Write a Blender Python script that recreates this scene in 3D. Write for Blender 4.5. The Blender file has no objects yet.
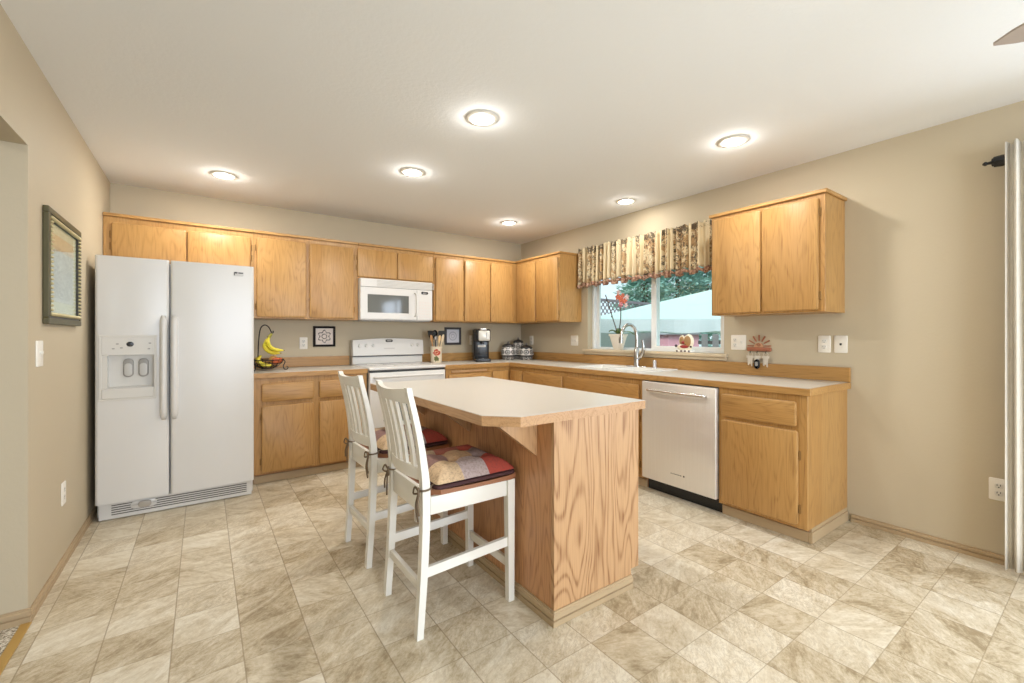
import bpy, bmesh, math, random
from mathutils import Vector, Matrix
random.seed(7)
S = bpy.context.scene
COL = S.collection
PI = math.pi

# ------------------------------------------------------------------ camera, sky, daylight, exposure
cam_data = bpy.data.cameras.new('camera')
cam_data.sensor_width = 36.0
cam_data.lens = 435.674 / 1024 * 36
cam_data.shift_y = -6.36 / 1024
cam_data.clip_start = 0.02
cam = bpy.data.objects.new('camera', cam_data)
cam.location = (-3.4826, -4.7101, 1.2241)
cam.rotation_euler = (PI / 2, 0, -0.616)
COL.objects.link(cam)
S.camera = cam

world = bpy.data.worlds.new('overcast_sky')
S.world = world
world.use_nodes = True
bg = world.node_tree.nodes['Background']
bg.inputs[0].default_value = (0.80, 0.94, 1.02, 1)
bg.inputs[1].default_value = 0.82

def area(name, loc, rot, sx, sy, power, col):
    l = bpy.data.lights.new(name, 'AREA')
    l.shape = 'RECTANGLE'; l.size = sx; l.size_y = sy
    l.energy = power; l.color = col
    o = bpy.data.objects.new(name, l)
    o.location = loc; o.rotation_euler = rot
    COL.objects.link(o)
    return o
area('side_room_fill_light', (-5.3, -3.2, 2.42), (0, 0, 0), 0.5, 0.5, 11, (1.0, 0.97, 0.92))  # unseen fill light added to brighten the carpet and the opening's jamb
# daylight through the sliding door in the right wall; then an unseen fill light added behind the camera
area('daylight_sliding_door', (0.10, -5.65, 1.1), (0, PI / 2, 0), 1.9, 1.7, 40, (0.84, 0.96, 1.13))
area('rear_fill_light', (-2.2, -7.95, 1.35), (PI / 2, 0, 0), 3.0, 1.7, 94, (0.86, 0.96, 1.11))

sun = bpy.data.lights.new('hazy_sun', 'SUN'); sun.energy = 2.1; sun.angle = 0.3; sun.color = (1.0, 0.98, 0.95)
suno = bpy.data.objects.new('hazy_sun', sun); suno.rotation_euler = Vector((0.72, 0.02, -0.69)).to_track_quat('-Z', 'Y').to_euler(); COL.objects.link(suno)

S.view_settings.view_transform = 'Standard'
S.view_settings.look = 'None'
S.view_settings.exposure = 0.67
S.view_settings.gamma = 1.0
S.view_settings.use_curve_mapping = False
S.cycles.use_denoising = True
S.cycles.max_bounces = 8
S.cycles.diffuse_bounces = 4
S.cycles.sample_clamp_indirect = 6.0
S.cycles.caustics_reflective = False
S.cycles.caustics_refractive = False

# ------------------------------------------------------------------ materials
def lin(c):
    return c / 12.92 if c <= 0.04045 else ((c + 0.055) / 1.055) ** 2.4
def rgb(r, g, b):
    return (lin(r / 255), lin(g / 255), lin(b / 255), 1)

class NT:
    def __init__(s, m):
        s.t = m.node_tree; s.b = s.t.nodes['Principled BSDF']
    def link(s, a, b): s.t.links.new(a, b)
    def set(s, sock, v):
        if isinstance(v, bpy.types.NodeSocket): s.link(v, sock)
        elif v is not None: sock.default_value = v
    def math(s, op, a, b=None, c=None, clamp=False):
        n = s.t.nodes.new('ShaderNodeMath'); n.operation = op; n.use_clamp = clamp
        s.set(n.inputs[0], a); s.set(n.inputs[1], b)
        if c is not None: s.set(n.inputs[2], c)
        return n.outputs[0]
    def vmath(s, op, a, b=None):
        n = s.t.nodes.new('ShaderNodeVectorMath'); n.operation = op
        s.set(n.inputs[0], a); s.set(n.inputs[1], b)
        return n.outputs[0]
    def obj(s):
        return s.t.nodes.new('ShaderNodeTexCoord').outputs['Object']
    def rand(s):
        return s.t.nodes.new('ShaderNodeObjectInfo').outputs['Random']
    def sep(s, v):
        n = s.t.nodes.new('ShaderNodeSeparateXYZ'); s.link(v, n.inputs[0]); return n.outputs
    def comb(s, x=0, y=0, z=0):
        n = s.t.nodes.new('ShaderNodeCombineXYZ')
        for i, v in enumerate((x, y, z)): s.set(n.inputs[i], v)
        return n.outputs[0]
    def noise(s, v, scale, detail=2, rough=0.5, dist=0.0):
        n = s.t.nodes.new('ShaderNodeTexNoise')
        s.link(v, n.inputs['Vector']); n.inputs['Scale'].default_value = scale
        n.inputs['Detail'].default_value = detail; n.inputs['Roughness'].default_value = rough
        n.inputs['Distortion'].default_value = dist
        return n.outputs[0]
    def white(s, v):
        n = s.t.nodes.new('ShaderNodeTexWhiteNoise'); n.noise_dimensions = '3D'
        s.link(v, n.inputs['Vector']); return n.outputs['Value'], n.outputs['Color']
    def vor(s, v, scale, feature='F1'):
        n = s.t.nodes.new('ShaderNodeTexVoronoi'); n.feature = feature
        s.link(v, n.inputs['Vector']); n.inputs['Scale'].default_value = scale
        return n.outputs[0]
    def ramp(s, f, stops, interp='LINEAR'):
        n = s.t.nodes.new('ShaderNodeValToRGB'); n.color_ramp.interpolation = interp
        e = n.color_ramp.elements
        while len(e) < len(stops): e.new(0.5)
        for k, (p, c) in zip(e, stops): k.position = p; k.color = c
        s.link(f, n.inputs[0]); return n.outputs[0]
    def mix(s, f, a, b, mode='MIX'):
        n = s.t.nodes.new('ShaderNodeMix'); n.data_type = 'RGBA'; n.blend_type = mode
        s.set(n.inputs[0], f); s.set(n.inputs[6], a); s.set(n.inputs[7], b)
        return n.outputs[2]
    def bump(s, h, strength=0.2, dist=0.01):
        n = s.t.nodes.new('ShaderNodeBump'); n.inputs['Strength'].default_value = strength
        n.inputs['Distance'].default_value = dist
        s.link(h, n.inputs['Height']); s.link(n.outputs[0], s.b.inputs['Normal'])

MATS = {}
def mat(name, col, rough=0.5, metal=0.0, spec=0.5, bump=None, coat=0.0):
    if name in MATS: return MATS[name]
    m = bpy.data.materials.new(name); m.use_nodes = True
    n = NT(m)
    n.b.inputs['Base Color'].default_value = col
    n.b.inputs['Roughness'].default_value = rough
    n.b.inputs['Metallic'].default_value = metal
    n.b.inputs['Specular IOR Level'].default_value = spec
    n.b.inputs['Coat Weight'].default_value = coat
    if bump:
        sc, st = bump
        n.bump(n.noise(n.obj(), sc, 3), st, 0.004)
    MATS[name] = m
    return m

def emit(name, col, strength):
    m = bpy.data.materials.new(name); m.use_nodes = True
    b = NT(m).b
    b.inputs['Base Color'].default_value = col
    b.inputs['Emission Color'].default_value = col
    b.inputs['Emission Strength'].default_value = strength
    return m

OAKS = {'honey': (rgb(187, 145, 88), rgb(174, 129, 72), rgb(122, 80, 37)),
        'tan': (rgb(192, 152, 110), rgb(187, 146, 104), rgb(132, 88, 52)),
        'russet': (rgb(198, 148, 104), rgb(189, 138, 92), rgb(144, 92, 58))}
def oak(kind='honey', axis=2, board=0.085, fig=1.0, con=0.75):
    key = 'oak_%s_%d_%g_%g_%g' % (kind, axis, board, fig, con)
    if key in MATS: return MATS[key]
    m = bpy.data.materials.new(key); m.use_nodes = True; n = NT(m)
    light, midc, dark = OAKS[kind]
    r = n.rand()
    off = n.comb(n.math('MULTIPLY', r, 17.0), n.math('MULTIPLY', r, 29.0), n.math('MULTIPLY', r, 41.0))
    o = n.obj(); x, y, z = n.sep(o)
    ax = [x, y, z]
    others = [ax[i] for i in range(3) if i != axis]
    across = n.math('ADD', others[0], others[1])
    bid = n.math('FLOOR', n.math('ADD', n.math('DIVIDE', across, board), n.math('MULTIPLY', r, 9.0)))
    tone, tcol = n.white(n.comb(bid, r, 0.3))
    p = n.vmath('ADD', o, off)
    p = n.vmath("ADD", p, n.comb(n.math("MULTIPLY", tone, 3.0), n.math("MULTIPLY", tone, 5.0), n.math("MULTIPLY", tone, 2.0)))
    sc = [1.0, 1.0, 1.0]; sc[axis] = 0.16
    p1 = n.vmath('MULTIPLY', p, tuple(sc))
    n1 = n.noise(p1, 6.0 * fig, 2, 0.45, 0.3)
    ring = n.math('SINE', n.math('MULTIPLY', n1, 115.0))
    ring = n.math('MULTIPLY_ADD', ring, 0.5, 0.5)
    ring = n.math('POWER', ring, 3.2)
    sc2 = [1.0, 1.0, 1.0]; sc2[axis] = 0.03
    p2 = n.vmath('MULTIPLY', p, tuple(sc2))
    pore = n.noise(p2, 210.0, 2, 0.6)
    soft = n.noise(p2, 26.0, 2, 0.5)
    pore = n.ramp(pore, [(0.45, (0, 0, 0, 1)), (0.72, (1, 1, 1, 1))])
    base = n.mix(n.math('MULTIPLY_ADD', tone, 0.65, n.math('MULTIPLY', soft, 0.35)), light, midc)
    f = n.math('ADD', n.math('MULTIPLY', ring, 0.22 * con), n.math('MULTIPLY', pore, 0.26), clamp=True)
    f = n.math('ADD', f, n.math('MULTIPLY', n.math('MULTIPLY', pore, ring), 0.30 * con), clamp=True)
    c = n.mix(f, base, dark)
    n.link(c, n.b.inputs['Base Color'])
    n.b.inputs['Roughness'].default_value = 0.38
    n.b.inputs['Specular IOR Level'].default_value = 0.4
    n.bump(pore, 0.06, 0.001)
    MATS[key] = m
    return m

def wall_mat():
    m = bpy.data.materials.new('khaki_wall_paint'); m.use_nodes = True; n = NT(m)
    o = n.obj()
    f = n.noise(o, 1.3, 2)
    n.link(n.mix(f, rgb(194, 180, 154), rgb(191, 177, 151)), n.b.inputs['Base Color'])
    n.b.inputs['Roughness'].default_value = 0.62
    n.b.inputs['Specular IOR Level'].default_value = 0.3
    n.bump(n.noise(o, 70, 3), 0.14, 0.004)
    return m
def ceiling_mat():
    m = bpy.data.materials.new('ceiling_texture_paint'); m.use_nodes = True; n = NT(m)
    o = n.obj()
    n.b.inputs['Base Color'].default_value = rgb(233, 233, 231)
    n.b.inputs['Roughness'].default_value = 0.9
    n.bump(n.noise(o, 45, 4, 0.6), 0.22, 0.006)
    return m
def floor_mat():
    m = bpy.data.materials.new('stone_look_vinyl_tile'); m.use_nodes = True; n = NT(m)
    o = n.obj(); x, y, z = n.sep(o)
    u = n.math('DIVIDE', n.math('ADD', x, 1.772 + 22.65), 0.2265)
    v = n.math('DIVIDE', n.math('ADD', y, 3.707 + 22.85), 0.2285)
    iu = n.math('FLOOR', u); iv = n.math('FLOOR', v)
    fu = n.math('FRACT', u); fv = n.math('FRACT', v)
    cell = n.comb(iu, iv, 0.5)
    tone, tcol = n.white(cell)
    tone2, _ = n.white(n.comb(iv, iu, 7.7))
    # streaks, running slantwise across each tile, their direction varying
    q = n.vmath('ADD', o, n.vmath('MULTIPLY', tcol, (9.0, 9.0, 9.0)))
    qx, qy, qz = n.sep(q)
    sgn = n.math('MULTIPLY_ADD', n.math('GREATER_THAN', tone2, 0.3), 1.2, -0.5)
    sx = n.math('ADD', qx, n.math('MULTIPLY', qy, sgn))
    sy = n.math('SUBTRACT', qy, n.math('MULTIPLY', qx, sgn))
    s1 = n.comb(n.math('MULTIPLY', sx, 0.5), sy, 0)
    a = n.noise(s1, 8.0, 8, 0.72, 0.9)
    b = n.noise(s1, 55.0, 4, 0.75, 0.5)
    g = n.math('ADD', n.math('MULTIPLY', a, 0.68), n.math('MULTIPLY', b, 0.32))
    g = n.math('ADD', g, n.math('MULTIPLY_ADD', tone, 0.15, -0.075))
    col = n.ramp(g, [(0.33, rgb(152, 134, 104)), (0.43, rgb(188, 172, 143)), (0.52, rgb(207, 194, 169)), (0.63, rgb(223, 214, 194))])
    vein = n.noise(s1, 13.0, 8, 0.8, 1.8)
    vein = n.math('ABSOLUTE', n.math('SUBTRACT', vein, 0.5))
    vm = n.ramp(vein, [(0.0, (1, 1, 1, 1)), (0.03, (0, 0, 0, 1))])
    col = n.mix(n.math('MULTIPLY', vm, n.math('MULTIPLY', tone2, 0.5)), col, rgb(134, 112, 80))
    eu = n.math('MINIMUM', fu, n.math('SUBTRACT', 1.0, fu))
    ev = n.math('MINIMUM', fv, n.math('SUBTRACT', 1.0, fv))
    gu = n.math('LESS_THAN', eu, 0.010)
    gv = n.math('LESS_THAN', ev, 0.008)
    grout = n.math('MAXIMUM', gu, n.math('MULTIPLY', gv, 0.75))
    col = n.mix(n.math('MULTIPLY', grout, 0.6), col, rgb(132, 112, 82))
    n.link(col, n.b.inputs['Base Color'])
    n.b.inputs['Roughness'].default_value = 0.42
    n.b.inputs['Specular IOR Level'].default_value = 0.4
    h = n.math('SUBTRACT', n.math('MULTIPLY', b, 0.5), grout)
    n.bump(h, 0.10, 0.003)
    return m
def carpet_mat():
    m = bpy.data.materials.new('speckled_carpet'); m.use_nodes = True; n = NT(m)
    o = n.obj()
    f = n.noise(o, 95, 3, 0.7)
    n.link(n.ramp(f, [(0.38, rgb(112, 98, 78)), (0.5, rgb(190, 178, 156)), (0.62, rgb(226, 218, 202))]), n.b.inputs['Base Color'])
    n.b.inputs['Roughness'].default_value = 0.95
    n.bump(f, 0.7, 0.01)
    return m
def steel_mat():
    m = bpy.data.materials.new('brushed_stainless'); m.use_nodes = True; n = NT(m)
    o = n.obj()
    p = n.vmath('MULTIPLY', o, (160.0, 160.0, 2.0))
    f = n.noise(p, 1.0, 2)
    n.link(n.mix(f, rgb(224, 218, 210), rgb(234, 229, 222)), n.b.inputs['Base Color'])
    n.b.inputs['Metallic'].default_value = 0.5
    n.b.inputs['Roughness'].default_value = 0.36
    return m
def glass_mat(name='window_glass', tint=(0.93, 0.98, 0.98, 1)):
    m = bpy.data.materials.new(name); m.use_nodes = True
    t = m.node_tree; t.nodes.remove(t.nodes['Principled BSDF'])
    out = t.nodes['Material Output']
    tr = t.nodes.new('ShaderNodeBsdfTransparent'); tr.inputs[0].default_value = tint
    gl = t.nodes.new('ShaderNodeBsdfGlossy'); gl.inputs[1].default_value = 0.02
    lw = t.nodes.new('ShaderNodeLayerWeight')
    pw = t.nodes.new('ShaderNodeMath'); pw.operation = 'POWER'; pw.inputs[1].default_value = 5.0
    fr = t.nodes.new('ShaderNodeMath'); fr.operation = 'MULTIPLY_ADD'; fr.inputs[1].default_value = 0.7; fr.inputs[2].default_value = 0.03
    t.links.new(lw.outputs['Facing'], pw.inputs[0]); t.links.new(pw.outputs[0], fr.inputs[0])
    mx = t.nodes.new('ShaderNodeMixShader')
    t.links.new(fr.outputs[0], mx.inputs[0]); t.links.new(tr.outputs[0], mx.inputs[1]); t.links.new(gl.outputs[0], mx.inputs[2])
    t.links.new(mx.outputs[0], out.inputs[0])
    return m
def cushion_mat():
    m = bpy.data.materials.new('patchwork_fabric'); m.use_nodes = True; n = NT(m)
    o = n.obj(); x, y, z = n.sep(o); r = n.rand()
    iu = n.math('FLOOR', n.math('DIVIDE', n.math('ADD', x, 0.158), 0.1265))
    iv = n.math('FLOOR', n.math('DIVIDE', n.math('ADD', y, 0.194), 0.1295))
    iu = n.math('MINIMUM', n.math('MAXIMUM', iu, 0.0), 2.0); iv = n.math('MINIMUM', n.math('MAXIMUM', iv, 0.0), 2.0)
    k = n.math('DIVIDE', n.math('ADD', n.math('ADD', iu, n.math('MULTIPLY', iv, 3.0)), 0.5), 9.0)
    P9 = [(206, 176, 138), (182, 162, 156), (168, 68, 52), (134, 100, 92), (186, 150, 112), (150, 128, 122), (176, 150, 120), (150, 84, 66), (164, 72, 56)]
    c = n.ramp(k, [(i / 9.0, rgb(*p)) for i, p in enumerate(P9)], 'CONSTANT')
    f = n.noise(o, 85, 4, 0.75)
    c = n.mix(n.math('MULTIPLY', n.ramp(f, [(0.46, (0, 0, 0, 1)), (0.65, (1, 1, 1, 1))]), 0.42), c, rgb(92, 58, 54))
    n.link(c, n.b.inputs['Base Color']); n.b.inputs['Roughness'].default_value = 0.85
    n.bump(f, 0.3, 0.003)
    return m
def fringe_mat():
    m = bpy.data.materials.new('dusty_rose_fringe'); m.use_nodes = True; n = NT(m)
    f = n.noise(n.obj(), 70, 3, 0.7)
    n.link(n.ramp(f, [(0.38, rgb(108, 82, 76)), (0.5, rgb(176, 132, 108)), (0.64, rgb(212, 180, 152))]), n.b.inputs['Base Color'])
    n.b.inputs['Roughness'].default_value = 0.9
    return m
def valance_mat():
    m = bpy.data.materials.new('floral_stripe_fabric'); m.use_nodes = True; n = NT(m)
    o = n.obj(); x, y, z = n.sep(o)
    w = n.math('FRACT', n.math('ADD', n.math('DIVIDE', y, 0.155), n.math('MULTIPLY', n.math('SINE', n.math('MULTIPLY', y, 23.0)), 0.16)))
    band = n.math('LESS_THAN', w, 0.56)
    head = n.math('GREATER_THAN', z, 0.372)
    p = n.comb(0, y, n.math('MULTIPLY', z, 0.55))
    nn = n.noise(p, 48, 5, 0.72, 1.4)
    n2 = n.noise(p, 22, 4, 0.7, 1.0)
    lo = n.math('MULTIPLY_ADD', band, -0.16, 0.70)
    lo = n.math('SUBTRACT', lo, n.math('MULTIPLY', head, 0.10))
    f = n.math('GREATER_THAN', nn, lo)
    base = n.mix(n.math('MULTIPLY', band, n.math('GREATER_THAN', n2, 0.5)), rgb(216, 198, 162), rgb(178, 146, 106))
    c = n.mix(n.math('MULTIPLY', f, 0.85), base, rgb(72, 62, 52))
    n.link(c, n.b.inputs['Base Color']); n.b.inputs['Roughness'].default_value = 0.9
    return m
def sketch_mat(kind):
    m = bpy.data.materials.new('drawing_' + kind); m.use_nodes = True; n = NT(m)
    o = n.obj(); x, y, z = n.sep(o)
    if kind == 'pencil':
        p = n.comb(n.math('MULTIPLY', y, 1.0), z, 0.3)
        a = n.noise(p, 17, 4, 0.7, 2.0)
        ln = n.ramp(n.math('ABSOLUTE', n.math('SUBTRACT', a, 0.5)), [(0.0, (1, 1, 1, 1)), (0.05, (0, 0, 0, 1))])
        sh = n.ramp(n.noise(p, 9, 3, 0.6, 0.5), [(0.48, (0, 0, 0, 1)), (0.7, (1, 1, 1, 1))])
        ln = n.math('MAXIMUM', ln, n.math('MULTIPLY', sh, 0.45))
        my = n.math('LESS_THAN', n.math('ABSOLUTE', y), 0.19); mz = n.math('MULTIPLY', n.math('GREATER_THAN', z, -0.145), n.math('LESS_THAN', z, 0.115))
        mask = n.math('MULTIPLY', my, mz)
        paper = n.mix(n.math('GREATER_THAN', z, 0.10), rgb(222, 214, 205), rgb(236, 200, 164))
        c = n.mix(n.math('MULTIPLY', n.math('MULTIPLY', ln, mask), 0.75), paper, rgb(120, 114, 112))
    else:
        rr = n.math('SQRT', n.math('ADD', n.math('MULTIPLY', x, x), n.math('MULTIPLY', z, z)))
        an = n.math('ARCTAN2', z, x)
        if kind == 'star':
            r2 = n.math('ADD', 0.052, n.math('MULTIPLY', n.math('COSINE', n.math('MULTIPLY_ADD', an, 6.0, 3.14)), 0.010))
            d1 = n.math('LESS_THAN', n.math('ABSOLUTE', n.math('SUBTRACT', rr, r2)), 0.006)
            d2 = n.math('LESS_THAN', n.math('ABSOLUTE', n.math('SUBTRACT', rr, 0.023)), 0.005)
            nz = n.math('GREATER_THAN', n.noise(o, 75, 2), 0.45)
            f = n.math('MULTIPLY', n.math('MAXIMUM', d1, d2), n.math('MULTIPLY_ADD', nz, 0.5, 0.4))
            c = n.mix(f, rgb(222, 208, 196), rgb(66, 56, 52))
        else:
            d1 = n.math('LESS_THAN', n.math('ABSOLUTE', n.math('SUBTRACT', rr, 0.048)), 0.006)
            d2 = n.math('LESS_THAN', n.math('ABSOLUTE', n.math('SUBTRACT', rr, 0.022)), 0.004)
            f = n.math('MULTIPLY', n.math('MAXIMUM', d1, d2), 0.45)
            c = n.mix(f, rgb(214, 214, 220), rgb(120, 122, 138))
    n.link(c, n.b.inputs['Base Color']); n.b.inputs['Roughness'].default_value = 0.5
    return m
def jar_mat():
    m = bpy.data.materials.new('black_white_pattern_glaze'); m.use_nodes = True; n = NT(m)
    o = n.obj(); x, y, z = n.sep(o)
    an = n.math('ARCTAN2', y, x)
    g = n.math('FRACT', n.math('MULTIPLY', an, 7 / (2 * PI)))
    d = n.math('ABSOLUTE', n.math('SUBTRACT', g, 0.5))
    h = n.math('ABSOLUTE', n.math('SUBTRACT', n.math('FRACT', n.math('MULTIPLY', z, 15.0)), 0.45))
    e = n.math('SQRT', n.math('ADD', n.math('MULTIPLY', d, d), n.math('MULTIPLY', h, h)))
    spot = n.math('MAXIMUM', n.math('LESS_THAN', e, 0.17), n.math('LESS_THAN', n.math('ABSOLUTE', n.math('SUBTRACT', e, 0.36)), 0.085))
    band = n.math('MULTIPLY', n.math('LESS_THAN', z, 0.058), n.math('GREATER_THAN', z, 0.040))
    f = n.math('MAXIMUM', spot, band)
    n.link(n.mix(f, rgb(222, 216, 208), rgb(38, 36, 38)), n.b.inputs['Base Color'])
    n.b.inputs['Roughness'].default_value = 0.25
    return m
def crock_mat():
    m = bpy.data.materials.new('cream_glaze_red_flower'); m.use_nodes = True; n = NT(m)
    o = n.obj(); x, y, z = n.sep(o)
    hx = n.math('ADD', n.math('MULTIPLY', x, 0.8), n.math('MULTIPLY', y, -0.55)); hx = n.math('ADD', hx, -0.012)
    hz = n.math('SUBTRACT', z, 0.115)
    rr = n.math('SQRT', n.math('ADD', n.math('MULTIPLY', hx, hx), n.math('MULTIPLY', hz, hz)))
    wob = n.math('ADD', rr, n.math('MULTIPLY', n.math('SUBTRACT', n.noise(o, 60, 2), 0.5), 0.03))
    red = n.math('LESS_THAN', wob, 0.036)
    cream_c = n.math('LESS_THAN', n.math('ABSOLUTE', n.math('SUBTRACT', wob, 0.017)), 0.004)
    c = n.mix(red, rgb(232, 216, 190), rgb(196, 72, 54))
    c = n.mix(cream_c, c, rgb(232, 196, 160))
    gz = n.math('SUBTRACT', z, 0.045)
    g2 = n.math('SQRT', n.math('ADD', n.math('MULTIPLY', hx, hx), n.math('MULTIPLY', gz, gz)))
    g2 = n.math('ADD', g2, n.math('MULTIPLY', n.math('SUBTRACT', n.noise(o, 80, 2), 0.5), 0.05))
    c = n.mix(n.math('LESS_THAN', g2, 0.026), c, rgb(104, 108, 60))
    n.link(c, n.b.inputs['Base Color']); n.b.inputs['Roughness'].default_value = 0.3
    return m
def banana_mat():
    m = bpy.data.materials.new('banana_skin'); m.use_nodes = True; n = NT(m)
    o = n.obj()
    f = n.noise(o, 30, 3)
    n.link(n.ramp(f, [(0.3, rgb(206, 196, 44)), (0.6, rgb(228, 206, 62)), (0.75, rgb(214, 190, 60))]), n.b.inputs['Base Color'])
    n.b.inputs['Roughness'].default_value = 0.5
    return m
def apple_mat(name, a, b):
    m = bpy.data.materials.new(name); m.use_nodes = True; n = NT(m)
    n.link(n.mix(n.noise(n.obj(), 16, 3), a, b), n.b.inputs['Base Color']); n.b.inputs['Roughness'].default_value = 0.3
    return m
def foliage_mat(name, a, b):
    m = bpy.data.materials.new(name); m.use_nodes = True; n = NT(m)
    n.link(n.mix(n.noise(n.obj(), 2.5, 3), a, b), n.b.inputs['Base Color']); n.b.inputs['Roughness'].default_value = 0.8
    return m
def linen_mat():
    m = bpy.data.materials.new('grey_linen'); m.use_nodes = True; n = NT(m)
    o = n.obj()
    p = n.vmath('MULTIPLY', o, (1.0, 1.0, 0.25))
    f = n.noise(p, 160, 3)
    n.link(n.mix(f, rgb(208, 200, 186), rgb(226, 219, 206)), n.b.inputs['Base Color']); n.b.inputs['Roughness'].default_value = 0.95
    n.bump(f, 0.25, 0.003)
    return m

WALL = wall_mat(); CEIL = ceiling_mat(); FLOOR = floor_mat(); CARPET = carpet_mat(); STEEL = steel_mat()
GLASS = glass_mat(); PATCH = cushion_mat(); VAL = valance_mat(); LINEN = linen_mat(); BANANA = banana_mat()
WHITE_APPL = mat('white_appliance_enamel', rgb(218, 215, 210), 0.25, 0, 0.5)
WHITE_TRIM = mat('off_white_plastic', rgb(226, 221, 210), 0.4)
GREY_PLASTIC = mat('grey_plastic', rgb(158, 154, 148), 0.4)
DARK_PLASTIC = mat('dark_plastic', rgb(46, 45, 44), 0.35)
BLACK = mat('black_gloss', rgb(22, 22, 24), 0.25)
BLACK_METAL = mat('black_iron', rgb(40, 32, 28), 0.45, 0.4)
CHROME = mat('brushed_nickel', rgb(190, 188, 184), 0.22, 1.0)
BRASS = mat('antique_brass_hinge', rgb(150, 116, 70), 0.4, 0.7)
LAMINATE = mat('cream_laminate', rgb(196, 190, 179), 0.34, 0, 0.45)
WHITE_PAINT = mat('white_painted_wood', rgb(232, 228, 218), 0.4)
VINYL = mat('white_vinyl_frame', rgb(238, 240, 240), 0.35)
TAUPE = mat('taupe_base_moulding', rgb(176, 152, 118), 0.5, bump=(60, 0.1))
TAUPE_DARK = mat('taupe_moulding_groove', rgb(128, 106, 80), 0.6)
SEATWOOD = mat('brown_stained_seat', rgb(150, 100, 70), 0.4, bump=(40, 0.1))
MAROON = mat('dark_maroon_trim', rgb(64, 30, 30), 0.8)
TIEBROWN = mat('brown_tie_cord', rgb(110, 92, 72), 0.85)
CERAMIC = mat('white_ceramic', rgb(236, 234, 228), 0.2)
DARKGLASS = mat('dark_oven_glass', rgb(96, 98, 96), 0.06, 0, 0.8)
PAPER = mat('white_paper', rgb(236, 232, 222), 0.8)
BRASS_STRIP = mat('brass_strip', rgb(206, 168, 96), 0.35, 0.6)

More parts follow.
